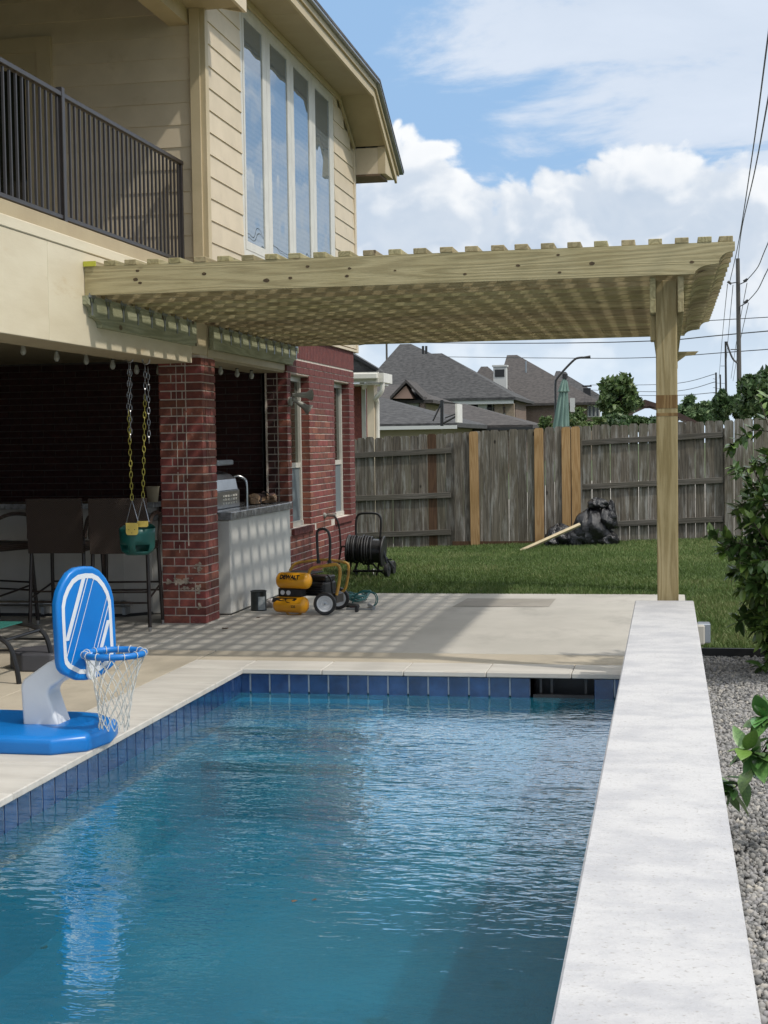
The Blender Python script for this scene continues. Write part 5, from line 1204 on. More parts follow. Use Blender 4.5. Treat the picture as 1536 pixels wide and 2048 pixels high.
# ---------------------------------------------------------------- rubbish bags + stick
M['bag'] = mat('black bin bag', (.010, .010, .012), (.016, .016, .018), rough=.22, scale=5, bump=1.0, bscale=11, bdist=.03, spec=.6)
def bag(name_label, blobs):
    r = thing('rubbish_bag', name_label, 'rubbish bag', blobs[0][0], 'rubbish bags against the fence'); mb = MB()
    for k, (c_, r_) in enumerate(blobs):
        b = MB().ell((0, 0, 0), (1, 1, 1), 36, 24)
        for v in b.v:
            vv = Vector(v); fold = sum(.045*math.sin(f_*math.atan2(vv.y, vv.x)+p_+3*vv.z) for f_, p_ in ((5, k), (9, 2.1*k), (13, 1.3))); fold += .04*math.sin(7*vv.z+4*vv.x+k)+.02*math.sin(13*vv.x-9*vv.z)
            q_ = vv*(1+fold); zz = max(q_.z, -.72); mb_ = (c_[0]+q_.x*r_[0]*(1+.25*max(0, -q_.z)), c_[1]+q_.y*r_[1], c_[2]+zz*r_[2]); mb.v.append(mb_)
        o_ = len(mb.v)-len(b.v); mb.f += [tuple(i+o_ for i in f_) for f_ in b.f]
    mb.build('bag_body', M['bag'], r, smoothit=True); return r
G_ = lambda x, y, Y=21.9: atY(x, y, Y)
zgb = fzb(-1.2)
bag('big black rubbish bag with a knotted top leaning on the fence', [(G_(1183, 1058), (.27, .28, .29)), (G_(1168, 1078), (.24, .25, .17)), (G_(1212, 1040), (.16, .2, .18)), (G_(1196, 1008), (.15, .15, .09)), (G_(1206, 1078), (.22, .2, .14)), (G_(1222, 1028), (.07, .1, .20))])
bag('low slumped black rubbish bag left of the big knotted bag', [(G_(1118, 1075, 22.0), (.20, .25, .19)), (G_(1140, 1080, 22.0), (.2, .22, .13)), (G_(1105, 1083, 21.9), (.12, .2, .09))])
st_ = thing('wood_stick', 'pale wooden board lying on the grass and leaning on the rubbish bags', 'board', atY(1045, 1101, 21.3))
MB().tube([atY(1041, 1102, 21.2), atY(1160, 1049, 21.6)], [.028, .03], 4).build('board', mat('pale lumber', (.52, .43, .27), (.44, .36, .22), rough=.7, scale=12), st_)
# ================================================================ utility poles and wires
M['pole'] = mat('utility pole', (.10, .095, .085), (.07, .065, .058), rough=.95, scale=6, stretch=(1, 1, .1), bump=.4)
M['poledk'] = mat('dark utility pole', (.035, .034, .033), (.028, .027, .026), rough=.95, scale=6)
M['wire'] = plain('wire', (.03, .032, .035), rough=.6)
def upole(label, x, yt, yb, Y, wpx, arms=(), m_='pole', group='utility poles beyond the right end of the fence'):
    a_ = atY(x, yt, Y); b_ = atY(x+.0155*(yb-yt), yb, Y); r_ = wpx/2960*Y/2
    t = thing('utility_pole', label, 'utility pole', b_, group)
    MB().tube([Vector((b_.x, Y, -.3)), Vector((a_.x, Y, a_.z))], [r_*1.12, r_*.8], 12).build('pole', M[m_], t, smoothit=True)
    for (xa, ya, xb, yb_, tp_) in arms:
        p_, q_ = atY(xa, ya, Y-.1), atY(xb, yb_, Y-.1); MB().tube([p_, q_], r_*(.55 if tp_ else .22), 6).build('insulator' if tp_ else 'crossarm', M['wire'], t)
    return t
upole('tall weathered utility pole rising behind the right end of the fence', 1475.5, 517, 840, 48, 9.5, ((1460, 567, 1476, 564, 0), (1476, 570, 1494, 562, 0), (1455, 563, 1463, 568, 1), (1487, 563, 1495, 558, 1), (1476, 615, 1496, 604, 0), (1488, 606, 1496, 600, 1), (1461, 699, 1477, 699, 0)))
MB_p = upole('second utility pole, dark and shorter, just left of the tall weathered one', 1451, 683, 840, 72, 4.6, ((1441, 732, 1452, 732, 0),), 'poledk')
upole('thin black pole, leftmost of the far pair', 1432, 745, 840, 95, 4.2, ((1426, 757, 1432, 759, 0), (1426, 775, 1434, 776, 0), (1426, 786, 1434, 787, 0)), 'poledk')
upole('thin black pole, right one of the far pair', 1440.5, 749, 840, 98, 3.6, ((1432, 766, 1450, 767, 0), (1434, 777, 1450, 778, 0)), 'poledk')
upole('small far pole standing above the leafy tree left of the pergola post', 1264, 763, 830, 140, 2.6, (), 'pole')
upole('far pole top rising behind the tall grey roof on the left', 773, 680, 720, 160, 5, ((762, 683, 784, 683, 0),), 'pole')
def wire(label, pts, r=.012, grp='overhead power lines'):
    P3 = [atY(x, y, Y) for x, y, Y in pts]
    if pts[-1][0] >= 1536: P3.append(P3[-1]+(P3[-1]-P3[-2]).normalized()*(14 if pts[-1][2] < 20 else 45))   # runs on past the frame
    mb = MB().tube(simp(P3, 8), [r]*((len(P3)-1)*8+1), 5); o = mb.build('power_line', M['wire'], smoothit=True); tag(o, label, 'power line', grp)
wire('upper of the two long cables crossing the sky under the pergola', [(690, 683, 90), (1000, 686.5, 80), (1300, 682, 70), (1560, 660, 60)], .024)
wire('second cable just below the upper long cable', [(690, 694, 90), (760, 684, 88)], .03)
wire('lower of the two long cables crossing the sky behind the houses', [(880, 713.5, 110), (1100, 716, 95), (1300, 715, 85), (1560, 697, 70)], .022)
wire('thin cable above the hedge passing the right side of the pergola post', [(1350, 645, 80), (1560, 633, 70)], .02)
wire('left cable of the pair running overhead to the tall pole', [(1459, 566, 48), (1478, 480, 38), (1506, 300, 26), (1538, 60, 17)], .011)
wire('right cable of the pair running overhead to the tall pole', [(1476, 520, 48), (1484, 455, 36), (1510, 340, 26), (1545, 150, 17)], .011)
wire('slack cable from the tall pole top arm to the right edge', [(1494, 560, 48), (1515, 535, 45), (1528, 505, 42), (1545, 465, 38)], .014)
wire('slack cable from the tall pole lower arm to the right edge', [(1495, 603, 48), (1515, 580, 45), (1530, 550, 42), (1545, 520, 38)], .014)
for i, (a_, b_) in enumerate((((1455, 568), (1438, 757)), ((1466, 570), (1450, 760)), ((1494, 566), (1462, 757)), ((1497, 606), (1466, 762)))):
    wire(['first', 'second', 'third', 'fourth'][i]+' thin line, counting from the left, running from the tall pole to the far poles', [(a_[0], a_[1], 48), ((a_[0]*.4+b_[0]*.6), (a_[1]*.45+b_[1]*.55), 72), (b_[0], b_[1], 98)], .012)
for i, (y0_, y1_) in enumerate(((768, 748), (783, 764), (791, 785))):
    wire(['highest', 'middle', 'lowest'][i]+' faint line sagging left from the far pole pair', [(1180, 770+i*10, 140), (1340, y0_, 115), (1430, y1_, 95)], .022)
# cable drop on tall pole
wire('curved cable drop looping down the left side of the tall pole', [(1453, 683, 47.5), (1458, 700, 47.5), (1466, 718, 47.5), (1475, 726, 47.5)], .03, None)
# ================================================================ neighbours' houses
M['nroof'] = mat('neighbour shingles', (.030, .030, .031), (.070, .069, .069), rough=.95, scale=5, stretch=(.6, 1, 2.2), detail=10, bump=.5, bscale=6, bdist=.05)
M['nroof2'] = mat('brown grey shingles', (.036, .032, .031), (.075, .067, .062), rough=.95, scale=5, stretch=(.6, 1, 2.2), detail=10, bump=.5, bscale=6, bdist=.05)
def fbrick(name, a, b, mo, sc):
    m = bpy.data.materials.new(name); m.use_nodes = True; t = m.node_tree; bs = t.nodes['Principled BSDF']; l = t.links.new
    tcn = N(t, 'ShaderNodeTexCoord'); sx = N(t, 'ShaderNodeSeparateXYZ'); l(tcn.outputs['Object'], sx.inputs[0]); cb = N(t, 'ShaderNodeCombineXYZ'); l(mth(t, 'ADD', sx.outputs[0], sx.outputs[1]), cb.inputs[0]); l(sx.outputs[2], cb.inputs[1])
    bt = N(t, 'ShaderNodeTexBrick', i_Scale=sc); bt.inputs['Color1'].default_value = (*a, 1); bt.inputs['Color2'].default_value = (*b, 1); bt.inputs['Mortar'].default_value = (*mo, 1); l(cb.outputs[0], bt.inputs['Vector']); bs.inputs['Roughness'].default_value = .9; l(bt.outputs[0], bs.inputs['Base Color']); return m
M['nbrick'] = fbrick('far brown brick', (.13, .085, .065), (.19, .13, .10), (.24, .20, .17), 3.0)
M['nbrick2'] = fbrick('far tan brick', (.22, .16, .11), (.28, .21, .15), (.30, .26, .21), 3.0)
M['ntan'] = mat('tan stucco', (.36, .29, .19), (.33, .26, .17), rough=.9, scale=1); M['nwhite'] = mat('far white trim', (.50, .50, .48), rough=.7); M['npink'] = mat('pinkish gable', (.42, .27, .21), rough=.9)
M['nwin'] = mat('far window', (.03, .035, .04), (.05, .055, .06), rough=.15, scale=1)
def poly(pts, m_, par, nm, thick=.25):
    """pts: list of world Vectors of one planar face, given a small real thickness downwards"""
    n_ = len(pts); mb = MB(); mb.v = [tuple(p) for p in pts]+[(p.x, p.y, p.z-thick) for p in pts]
    mb.f = [tuple(range(n_)), tuple(range(n_, 2*n_))[::-1]]+[(i, (i+1) % n_, (i+1) % n_+n_, i+n_) for i in range(n_)]; return mb.build(nm, m_, par)
def hip(par, xl, xr, ye, xrl, xrr, yr, Yf, dep, m_, ov=.0):
    """hip roof from picture positions: eave xl..xr at height ye (front, depth Yf), ridge xrl..xrr at yr half way back"""
    a_ = atY(xl, ye, Yf); b_ = atY(xr, ye, Yf); ze = (a_.z+b_.z)/2; c_ = atY(xrl, yr, Yf+dep/2); d_ = atY(xrr, yr, Yf+dep/2); zr_ = (c_.z+d_.z)/2
    A, B, C_, D = Vector((a_.x, Yf, ze)), Vector((b_.x, Yf, ze)), Vector((b_.x, Yf+dep, ze)), Vector((a_.x, Yf+dep, ze)); P, Q = Vector((c_.x, Yf+dep/2, zr_)), Vector((d_.x, Yf+dep/2, zr_))
    mb = MB(); mb.v = [tuple(v) for v in (A, B, C_, D, P, Q)]+[(v.x, v.y, v.z-.22) for v in (A, B, C_, D)]
    mb.f = [(0, 1, 5, 4), (1, 2, 5), (2, 3, 4, 5), (3, 0, 4), (6, 7, 1, 0), (7, 8, 2, 1), (8, 9, 3, 2), (9, 6, 0, 3), (9, 8, 7, 6)]
    mb.build('roof', m_, par); return a_.x, b_.x, ze
def wallbox(par, x0, x1, y0, y1, z1, m_, nm='wall', z0=-.4): MB().box((x0, y0, z0), (x1, y1, z1)).build(nm, m_, par)
def at_win(par, x0, y0, x1, y1, Y, m_='nwin', fr=True):
    a_, b_ = atY(x0, y1, Y), atY(x1, y0, Y); w = MB().box((a_.x-.1, Y-.06, a_.z-.1), (b_.x+.1, Y-.01, b_.z+.1)).build('window', M['nwhite'], par) if fr else None
    MB().box((a_.x, Y-.09, a_.z), (b_.x, Y-.061, b_.z)).build('pane', M[m_], w or par)
# house A
hA = thing('grey_roof_house', 'large two-storey house with steep grey shingle roof behind the fence', 'house', (-12, 120, 0))
x0_, x1_, ze = hip(hA, 700, 1032, 797, 800, 822, 688, 120, 17, M['nroof'])
hip(hA, 790, 1031, 796.5, 848, 884, 707, 119.6, 12, M['nroof'])
wallbox(hA, x0_+.6, atY(935, 800, 122).x, 121, 135, ze-.2, M['ntan'])
wallbox(hA, atY(935, 800, 124).x, x1_-.5, 124.5, 134, ze-.2, M['nbrick'])
MB().box((atY(860, 800, 120.3).x, 119.7, ze-.55), (x1_-.2, 120.1, ze-.2)).build('gutter_board', M['nwhite'], hA)
for x_ in (965, 998, 1020): a_ = atY(x_, 820, 120.6); MB().box((a_.x-.35, 120.4, -.3), (a_.x+.35, 121.0, ze-.5)).build('porch_column', M['nbrick2'] if x_ > 970 else M['nwhite'], hA)
zA = atY(990, 838, 120.5).z
MB().box((atY(968, 830, 120.6).x, 120.5, zA+.85), (atY(1024, 830, 120.6).x, 120.6, zA+.95)).build('balcony_rail', M['bronze'], hA)
for k in range(22): xq = atY(968, 830, 120.6).x+k*.105; MB().box((xq, 120.52, zA), (xq+.03, 120.58, zA+.85)).build('baluster', M['bronze'], hA)
for x0w, y0w, x1w, y1w in ((925, 803, 932, 822), (943, 808, 956, 822), (975, 805, 984, 830), (893, 802, 902, 812)): at_win(hA, x0w, y0w, x1w, y1w, 120.9 if x0w < 940 else 124.4)
at_win(hA, 1003, 806, 1012, 826, 124.4, 'npink')
for x_ in (846, 852.5): a_, b_ = atY(x_, 708, 121), atY(x_, 692, 121); MB().tube([a_, b_], .10, 8).build('roof_vent', M['blackp'], hA)
# its low garage with the pinkish gable
hE = thing('gabled_garage', 'low dark roofed wing with a small pinkish gable end', 'garage', (-18, 100, 0))
x0_, x1_, ze = hip(hE, 690, 866, 801, 760, 800, 770, 100, 12, M['nroof2'])
ga, gb, gc = atY(786, 797, 99.4), atY(826, 797, 99.4), atY(812, 771, 99.4)
mb = MB(); mb.v = [tuple(ga), tuple(gb), tuple(gc), (ga.x, 101, ga.z), (gb.x, 101, gb.z), (gc.x, 101, gc.z)]; mb.f = [(0, 1, 2), (3, 5, 4), (0, 3, 4, 1), (1, 4, 5, 2), (2, 5, 3, 0)]; mb.build('gable', M['npink'], hE)
for p_, q_ in (((780, 799), (812, 765)), ((812, 765), (846, 799))): 
    a_, b_ = atY(*p_, 99.1), atY(*q_, 99.1); MB().add([tuple(a_), tuple(b_), (b_.x, 103, b_.z), (a_.x, 103, a_.z), (a_.x, a_.y, a_.z+.2), (b_.x, b_.y, b_.z+.2), (b_.x, 103, b_.z+.2), (a_.x, 103, a_.z+.2)], [(0, 1, 2, 3), (7, 6, 5, 4), (0, 4, 5, 1), (1, 5, 6, 2), (2, 6, 7, 3), (3, 7, 4, 0)]).build('gable_roof', M['nroof2'], hE)
wallbox(hE, x0_+.4, atY(843, 800, 101).x, 100.8, 111, ze-.2, M['ntan']); at_win(hE, 809, 803, 838, 818, 100.7, 'nwhite', False)
wallbox(hE, atY(841, 800, 100.4).x, atY(850, 800, 100.4).x, 100.1, 100.8, ze-.2, M['nbrick'], 'porch_column')
# low near roofs
hC = thing('tan_bungalow', 'low tan walled building with wide grey hip roof just over the fence', 'house', (-13, 75, 0))
x0_, x1_, ze = hip(hC, 640, 914, 848, 735, 762, 795, 75, 14, M['nroof'])
wallbox(hC, x0_+.4, atY(885, 850, 76).x, 75.6, 88, ze-.15, M['ntan']); MB().box((x0_, 74.9, ze-.30), (x1_, 75.0, ze-.12)).build('gutter', M['nwhite'], hC)
hD = thing('grey_bungalow', 'low building with grey hip roof seen over the middle of the fence', 'house', (-10, 88, 0))
x0_, x1_, ze = hip(hD, 830, 1066, 851, 888, 930, 808, 88, 12, M['nroof2'])
wallbox(hD, x0_+.4, x1_-.6, 88.6, 99, ze-.15, M['nbrick']); MB().box((x0_, 87.9, ze-.32), (x1_, 88.0, ze-.14)).build('gutter', M['blackp'], hD)
# house B
hB = thing('brown_brick_house', 'brown brick house with steep dark roof and white chimney behind the fence', 'house', (-8, 130, 0))
x0_, x1_, ze = hip(hB, 985, 1200, 806, 1014, 1034, 710, 138, 22, M['nroof2'])
hip(hB, 915, 1040, 800, 962, 975, 733, 137, 10, M['nroof2'])
wallbox(hB, atY(960, 800, 138).x, atY(1110, 800, 138.5).x, 138.6, 150, ze-.2, M['nbrick']); wallbox(hB, atY(1110, 800, 139).x, x1_-.5, 139.2, 150, ze-.2, M['nbrick2'])
a_, b_ = atY(987, 790, 132), atY(1012, 733, 132)
MB().box((a_.x, 132, 3), (b_.x, 133.1, b_.z)).build('chimney', M['nwhite'], hB); MB().box((a_.x+.15, 131.95, b_.z-.9), (b_.x-.15, 132.0, b_.z-.25)).build('chimney_vent', M['blackp'], hB)
for k in range(7): MB().box((a_.x-.01, 131.97, 3.4+k*.42), (b_.x+.01, 131.99, 3.43+k*.42)).build('chimney_board', M['galv'], hB)
MB().box((a_.x-.1, 131.9, b_.z), (b_.x+.1, 133.2, b_.z+.15)).build('chimney_cap', M['nwhite'], hB)
for x_ in (1180, 1188, 1196): at_win(hB, x_-2.5, 812, x_+1.5, 832, 139.1)
at_win(hB, 1140, 796, 1150, 824, 137.9, 'nwhite', False)
MB().tube([atY(1052, 745, 136), atY(1052, 722, 136)], .07, 6).build('roof_vent', M['galv'], hB)
hF = thing('far_dark_roof', 'dark far roof with small chimney cap between the umbrella and the leafy tree', 'house', (-4, 170, 0))
hip(hF, 1090, 1215, 800, 1112, 1120, 742, 165, 14, M['nroof']); wallbox(hF, atY(1100, 800, 166).x, atY(1205, 800, 166).x, 166, 178, 3.5, M['nbrick'])
a_ = atY(1176, 780, 166); MB().box((a_.x-.5, 165.5, 2), (a_.x+.3, 166.3, a_.z+.2)).build('chimney', M['blackp'], hF); MB().box((a_.x-.6, 165.4, a_.z+.35), (a_.x+.4, 166.4, a_.z+.5)).build('chimney_cap', M['blackp'], hF)
# neighbour wing right behind our wall corner
hW = thing('neighbour_house', 'cream trimmed neighbour house with white gutter just right of the brick corner', 'house', (-5.5, 28, 0))
Yw = 28.0
W_ = lambda x, y, Y=Yw: atY(x, y, Y)
ex = W_(757, 745).x; ez = W_(740, 742).z
MB().prism([(-9, ez+1.9), (ex-.9, ez+.55), (ex-.05, ez+.02), (ex-.05, ez-.02), (-9, ez-.02)], 'Y', Yw+.05, Yw+1.0).build('roof', M['nroof'], hW)
MB().prism([(ex-.95, ez+.62), (ex+.02, ez+.03), (ex-.02, ez+.0), (ex-.95, ez+.53)], 'Y', Yw-.05, Yw+.05).build('rake', M['blackp'], hW)
MB().box((-9, Yw-.02, ez-.22), (ex, Yw+.04, ez-.02)).build('fascia', M['white'], hW); MB().cbox(((ex-9)/2, Yw-.08, ez-.10), (ex+9, .12, .12), .02).build('gutter', M['white'], hW)
MB().box((ex-.0, Yw, ez-.22), (ex+.10, Yw+.9, ez-.04)).build('gutter', M['white'], hW)
MB().box((-9, Yw+.04, ez-.26), (ex, Yw+1.0, ez-.23)).build('soffit', M['white'], hW)
MB().box((-9, Yw+.8, -.4), (W_(731, 800, Yw+.8).x, Yw+1.0, ez-.26)).build('wall', M['brick'], hW)
a_, b_ = W_(735, 800, Yw+.5).x, W_(749, 800, Yw+.5).x
MB().box((a_, Yw+.45, -.4), (b_, Yw+.8, ez-.26)).build('corner_post', M['siding'], hW)
MB().box((W_(718, 800, Yw+.5).x, Yw+.74, 0), (W_(726, 800, Yw+.5).x, Yw+.79, ez-.3)).build('window_trim', M['white'], hW)
MB().tube(simp([Vector((ex+.05, Yw+.1, ez-.2)), Vector((ex+.04, Yw+.1, ez-.38)), Vector((ex-.10, Yw+.2, ez-.52)), Vector((b_+.05, Yw+.5, ez-.58)), Vector((b_+.04, Yw+.55, ez-1.1)), Vector((b_+.04, Yw+.55, 0))], 4), .045, 8).build('downpipe', M['white'], hW, smoothit=True)
MB().lathe([(.03, 0), (.06, .12), (.065, .16)], W_(722, 765, Yw+.5), axis=(.5, -.5, -.5), n=12).build('flood_light', M['white'], hW)
# ---------------------------------------------------------------- basketball goal over the fence
bgk = thing('basketball_goal', 'black framed basketball goal seen side on above the fence', 'basketball goal', atY(875, 850, 40))
B_ = lambda x, y: atY(x, y, 40)
for p_, q_, r_ in (((884, 852), (884, 800), .05), ((866, 842), (884, 804), .025), ((884, 803), (917, 808), .02), ((884, 848), (917, 830), .03), ((890, 836), (916, 826), .02)): MB().tube([B_(*p_), B_(*q_)], r_, 6).build('bar', M['black'], bgk)
a_, b_ = B_(915, 845), B_(918.5, 808); MB().box((a_.x, 39.6, a_.z), (b_.x, 40.6, b_.z)).build('backboard', M['white'], bgk)
# ---------------------------------------------------------------- closed umbrella and lamp
um = thing('patio_umbrella', 'closed faded green patio umbrella standing behind the fence', 'umbrella', atY(1122, 860, 27))
M['canvas'] = mat('faded green canvas', (.17, .26, .22), (.11, .18, .155), rough=.9, scale=6, stretch=(1, 1, .2), bump=.3)
mb = MB(); n_ = 36; rings_ = [(2.5, 757), (5.5, 764), (8, 775), (10.5, 783), (7, 784), (9, 800), (11, 822), (13.5, 845), (15, 862)]; U_ = 27.0
for j, (hw_, y_) in enumerate(rings_):
    c_ = atY(1129-(y_-757)*.075, y_, U_); 
    for i in range(n_):
        a_ = 6.28318*i/n_; k_ = 1+.22*math.sin(9*a_+j*.3)*(1 if j > 0 else 0); mb.v.append((c_.x+hw_/2960*U_*k_*math.cos(a_), U_+hw_/2960*U_*k_*math.sin(a_), c_.z))
mb.f = [(j*n_+i, j*n_+(i+1) % n_, (j+1)*n_+(i+1) % n_, (j+1)*n_+i) for j in range(len(rings_)-1) for i in range(n_)]
mb.build('canopy', M['canvas'], um, smoothit=True)
MB().tube([atY(1122, 900, U_), atY(1131, 750, U_)], .025, 8).build('pole', M['bronze'], um); MB().lathe([(.05, 0), (.05, .08), (.02, .12)], atY(1130, 757, U_), n=10).build('finial', M['blackp'], um)
sl = thing('street_lamp', 'thin black street lamp with curved arm rising beside the closed umbrella', 'street lamp', atY(1111, 860, 60))
T_ = lambda x, y: atY(x, y, 60)
MB().tube(simp([T_(1111, 900), T_(1111, 800), T_(1111, 768), T_(1114, 757), T_(1130, 738), T_(1148, 720), T_(1156, 716), T_(1166, 715)], 4), .045, 8).build('pole', M['black'], sl, smoothit=True); MB().tube([T_(1164, 715.5), T_(1181, 714)], [.04, .07], 8).build('lamp_head', M['black'], sl)
# gazebo
gz = thing('gazebo', 'brown timber gazebo roof peeking over the fence beside the pergola post', 'gazebo', atY(1300, 850, 31))
Z_ = lambda x, y, Y=31: atY(x, y, Y)
M['gzb'] = mat('brown gazebo roof', (.06, .032, .024), (.04, .024, .02), rough=.8, scale=3)
ap = Z_(1295, 803, 32.5); e0 = Z_(1195, 851); e1 = Z_(1403, 851)
for p_, q_ in ((Z_(1200, 850), Z_(1262, 812)), (Z_(1262, 812), Z_(1290, 799)), (Z_(1290, 799), Z_(1330, 812)), (Z_(1330, 812), Z_(1395, 843))):
    mb = MB(); t_ = .10
    mb.v = [(p_.x, 31, p_.z), (q_.x, 31, q_.z), (q_.x, 34, q_.z), (p_.x, 34, p_.z)]; mb.v += [(a, b, c-t_) for a, b, c in mb.v]; mb.f = [(0, 1, 2, 3), (7, 6, 5, 4), (0, 4, 5, 1), (1, 5, 6, 2), (2, 6, 7, 3), (3, 7, 4, 0)]; mb.build('roof_panel', M['gzb'], gz)
MB().box((Z_(1262, 820).x, 31.05, Z_(1262, 817).z), (Z_(1332, 820).x, 31.15, Z_(1262, 813).z)).build('collar_beam', M['gzb'], gz)
for x_ in (1238, 1352): a_ = Z_(x_, 840); MB().box((a_.x-.05, 31.05, -.3), (a_.x+.05, 31.15, Z_(x_, 828).z)).build('post', M['gzb'], gz)
# ================================================================ foliage
def leafcloud(name, centers, n, size, m_, par=None, seed=1, flat=.5, **k):
    """centers: list of (c, r(3)); n leaf quads spread near the surface of the clumps"""
    g_ = np.random.default_rng(seed); cs = np.array([list(c[0])+list(c[1]) for c in centers]); w = (cs[:, 3]*cs[:, 5]); idx = g_.choice(len(cs), n, p=w/w.sum())
    d = g_.normal(size=(n, 3)); d /= np.linalg.norm(d, axis=1)[:, None]; rr = g_.random(n)**.35*(1+.12*g_.normal(size=n)); P = cs[idx, :3]+d*rr[:, None]*cs[idx, 3:6]
    u = g_.normal(size=(n, 3)); u /= np.linalg.norm(u, axis=1)[:, None]; v = np.cross(u, d+.6*g_.normal(size=(n, 3))); v /= np.linalg.norm(v, axis=1)[:, None]+1e-9
    s = size*g_.uniform(.6, 1.3, n)[:, None]; V = np.stack([P-u*s, P+v*s*flat, P+u*s, P-v*s*flat], 1).reshape(-1, 3); F = np.arange(n*4).reshape(-1, 4)
    tone = np.repeat(np.clip(.5+.22*g_.normal(size=n)+.12*np.sin(idx*2.3), 0, 1), 4)
    return nparr_mesh(name, V, F, m_, attr=tone, parent=par, **k)
M['lf_dark'] = tonemat('dark foliage', [(.014, .034, .012), (.034, .072, .022), (.062, .11, .034), (.11, .16, .055)], rough=.45, trans=.15)
M['lf_mid'] = tonemat('mid foliage', [(.024, .05, .016), (.055, .10, .028), (.10, .155, .045), (.17, .21, .08)], rough=.5, trans=.2)
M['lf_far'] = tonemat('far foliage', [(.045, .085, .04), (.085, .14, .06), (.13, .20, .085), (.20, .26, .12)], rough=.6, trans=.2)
M['bark'] = mat('bark', (.09, .07, .05), (.05, .04, .03), rough=.95, scale=8, stretch=(1, 1, .3), bump=.6)
def tree(label, px, py, Y, wpx, hpx, n, size, m_, seed, name='tree', cat='tree', group=None, clumps=16, base=None):
    g_ = random.Random(seed); c_ = atY(px, py, Y); rx = wpx/2960*Y/2; rz = hpx/2960*Y/2; gz_ = -.3
    t = thing(name, label, cat, (c_.x, Y, gz_), group); cl = []
    for q in range(clumps):
        a_ = g_.uniform(0, 6.28); e_ = math.asin(g_.uniform(-.8, 1)); k_ = g_.uniform(.35, 1.0); cc = (c_.x+rx*k_*math.cos(a_)*math.cos(e_), Y+rx*k_*math.sin(a_)*math.cos(e_), c_.z+rz*k_*math.sin(e_)); s_ = g_.uniform(.16, .36); cl.append((cc, (rx*s_, rx*s_, rz*s_)))
    tr_ = MB().tube(simp([(c_.x, Y, gz_), (c_.x+.1*rx, Y, (gz_+c_.z)/2), (c_.x, Y, c_.z)], 3), [max(.05, rx*.08)]*4+[max(.03, rx*.05)]*3, 8)
    for cc, _ in cl[::2]: tr_.tube([(c_.x, Y, c_.z-rz*.4), tuple((Vector((c_.x, Y, c_.z))+Vector(cc))/2), cc], [rx*.035+.01, rx*.02+.008, .008], 5)
    tr_.build('trunk', M['bark'], t); leafcloud('crown', cl, n, size, m_, t, seed)
    return t
tree('leafy broad tree left of the pergola post, taller than the gazebo roof', 1238, 805, 30, 100, 96, 5200, .075, M['lf_mid'], 3, clumps=26)
tree('dark dense tree behind the right end of the fence, cut by the photo edge', 1530, 800, 40, 120, 115, 12000, .10, M['lf_dark'], 5, clumps=30)
tree('dark tree filling the gap between the far poles and the tall pole', 1455, 818, 44, 70, 66, 6500, .10, M['lf_dark'], 6, clumps=20)
tree('light green far tree just right of the pergola post', 1385, 822, 120, 70, 56, 5000, .30, M['lf_far'], 7, clumps=22)
tree('light green far tree between the post and the far pole pair', 1425, 826, 125, 50, 52, 3500, .30, M['lf_far'], 8, clumps=16)
tree('low green bush with red tips behind the fence beside the closed umbrella', 1160, 842, 28, 90, 44, 4200, .05, M['lf_mid'], 9, name='bush', cat='bush', clumps=22)
tree('low green bush behind the fence left of the closed umbrella', 1095, 848, 28.5, 36, 34, 1500, .05, M['lf_mid'], 10, name='bush', cat='bush', clumps=12)
tree('dense dark bush over the fence under the gazebo roof', 1250, 852, 29, 130, 50, 4500, .06, M['lf_dark'], 12, name='bush', cat='bush', clumps=26)
# ---------------------------------------------------------------- broadleaf shrubs right of the pool wall
M['leafA'] = mat('shrub leaf', (.058, .14, .034), (.10, .205, .055), rough=.32, scale=14, rnd=.4, hue=.02, bump=.1, spec=.5)
M['leafB'] = mat('young shrub leaf', (.09, .17, .03), (.13, .21, .045), rough=.35, scale=14, rnd=.2, hue=.01, spec=.5)
def leafgeo():
    pr_ = [(0, .0), (.10, .16), (.3, .235), (.55, .22), (.8, .12), (1, 0)]; v = []; f = []
    for x_, w_ in pr_: z_ = -.10*(x_-.3)**2; v += [(x_, -w_, z_+.05*w_/.2), (x_, 0, z_), (x_, w_, z_+.05*w_/.2)]
    for i in range(len(pr_)-1):
        for j in range(2): a_ = i*3+j; f.append((a_, a_+3, a_+4, a_+1))
    return v, f
LV, LF = leafgeo()
lmesh = {}
for k_ in ('leafA', 'leafB'):
    q_ = MB().add(LV, LF).mesh('leaf'); q_.materials.append(M[k_]); q_.polygons.foreach_set('use_smooth', [True]*len(q_.polygons)); lmesh[k_] = q_
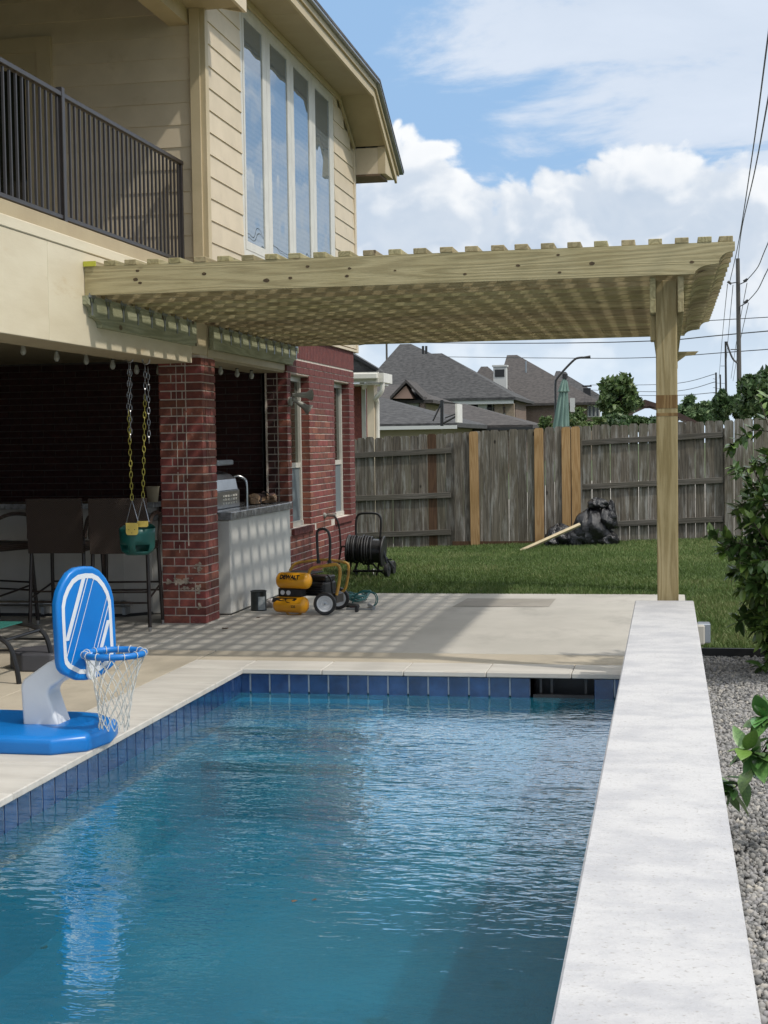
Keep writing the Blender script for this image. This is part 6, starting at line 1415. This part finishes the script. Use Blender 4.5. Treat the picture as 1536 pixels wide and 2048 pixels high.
def shrub(root, stems, nl, ll, seed, limit, young=.12, key=None, ydir=Vector((0, 0, 0))):
    g_ = random.Random(seed); mb = MB(); nodes = []
    for s_ in stems:
        p_ = simp(s_[0], 5); mb.tube(p_, [s_[1]*(1-.75*i/(len(p_)-1)) for i in range(len(p_))], 6, cap=False); nodes.append(p_)
    br_ = mb.build('stem', M['bark'], root, smoothit=True)
    L_ = []
    for i in range(nl):
        p_ = nodes[i % len(nodes)] if len(nodes) < 30 else g_.choice(nodes); t_ = g_.uniform(.25, 1)**.8*(len(p_)-1.001); j = int(t_); b_ = p_[j].lerp(p_[j+1], t_-j); d_ = (p_[j+1]-p_[j]).normalized()
        a_ = g_.uniform(0, 6.28); o_ = d_.orthogonal().normalized(); o_.rotate(Matrix.Rotation(a_, 3, d_)); dr_ = (o_*g_.uniform(.7, 1)+d_*g_.uniform(.1, .8)+Vector((0, 0, g_.uniform(-.35, .25)))+ydir).normalized()
        z_ = (Vector((0, 0, 1))-dr_*dr_.z); z_ = (z_+Vector((g_.uniform(-.5, .5), g_.uniform(-.5, .5), 0))).normalized(); y_ = z_.cross(dr_).normalized(); z_ = dr_.cross(y_); l_ = ll*g_.uniform(.6, 1.25)
        L_.append((b_, dr_*l_, y_*l_, z_*l_, 'leafB' if (t_ > .85*(len(p_)-1) and g_.random() < young*3) or g_.random() < young*.3 else 'leafA'))
    if key: L_.sort(key=key)
    rest = {'leafA': MB(), 'leafB': MB()}
    for i, (b_, X_, Y_, Z_2, k_) in enumerate(L_):
        if i < limit:
            o = bpy.data.objects.new('leaf', lmesh[k_]); C.objects.link(o); o.parent = root
            m_ = Matrix.Identity(4)
            for r_ in range(3): m_[r_][0] = X_[r_]; m_[r_][1] = Y_[r_]; m_[r_][2] = Z_2[r_]; m_[r_][3] = b_[r_]-WL[root.name][r_]
            o.matrix_basis = m_
        else: rest[k_].add([b_+X_*v[0]+Y_*v[1]+Z_2*v[2] for v in LV], LF)
    for k_, r_ in rest.items():
        if r_.v: r_.build('foliage', M[k_], root, kind='stuff', smoothit=True)
def bushstems(base, n, hgt_, spread, seed, sub=3):
    g_ = random.Random(seed); out_ = []
    for i in range(n):
        a_ = g_.uniform(0, 6.28); h_ = hgt_*g_.uniform(.35, 1); r_ = spread*(1-.45*h_/hgt_)*g_.uniform(.3, 1.0)
        P = [Vector(base)+Vector((g_.uniform(-.08, .08), g_.uniform(-.08, .08), 0)), Vector(base)+Vector((r_*.35*math.cos(a_), r_*.35*math.sin(a_), h_*.5)), Vector(base)+Vector((r_*math.cos(a_), r_*math.sin(a_), h_))]
        out_.append((P, .012))
        for q in range(sub):
            t_ = g_.uniform(.25, .95); b_ = P[0].lerp(P[1], t_*2) if t_ < .5 else P[1].lerp(P[2], t_*2-1); a2 = a_+g_.uniform(-1.3, 1.3); l_ = g_.uniform(.18, .38)
            out_.append(([b_, b_+Vector((math.cos(a2)*l_*.6, math.sin(a2)*l_*.6, l_*.1)), b_+Vector((math.cos(a2)*l_, math.sin(a2)*l_, l_*g_.uniform(-.2, .4)))], .005))
    return out_
sb = thing('broadleaf_shrub', 'large dark green broadleaf shrub at the right edge beside the gravel', 'shrub', (1.02, 10.1, -.04))
shrub(sb, bushstems((1.02, 10.1, -.04), 80, 1.95, .78, 21, 4)+bushstems((.98, 10.1, -.04), 60, 1.1, .62, 24, 4), 17000, .092, 22, 296, .18, key=lambda l_: (l_[0].x > .95, l_[0].y))
s2 = thing('overhanging_shrub', 'low broadleaf shrub whose leafy branch reaches over the pool wall', 'shrub', (.78, 5.6, -.04))
st2 = bushstems((.80, 5.75, -.04), 8, .45, .34, 31, 2)
tipA = [atY(1560, 1470, 5.6), atY(1530, 1500, 5.62), atY(1500, 1540, 5.65), atY(1470, 1575, 5.68), atY(1455, 1588, 5.7)]
st2 = [([Vector((.78, 5.6, -.04)), Vector((.66, 5.58, .25))]+tipA, .006)]*3+st2
st2 += [([atY(1560, 1500, 5.6), atY(1520, 1510, 5.55), atY(1488, 1498, 5.5)], .004)]*2+[([atY(1570, 1540, 5.6), atY(1540, 1450, 5.6), atY(1522, 1432, 5.6)], .004)]*2
shrub(s2, st2, 330, .105, 33, 290, .2)
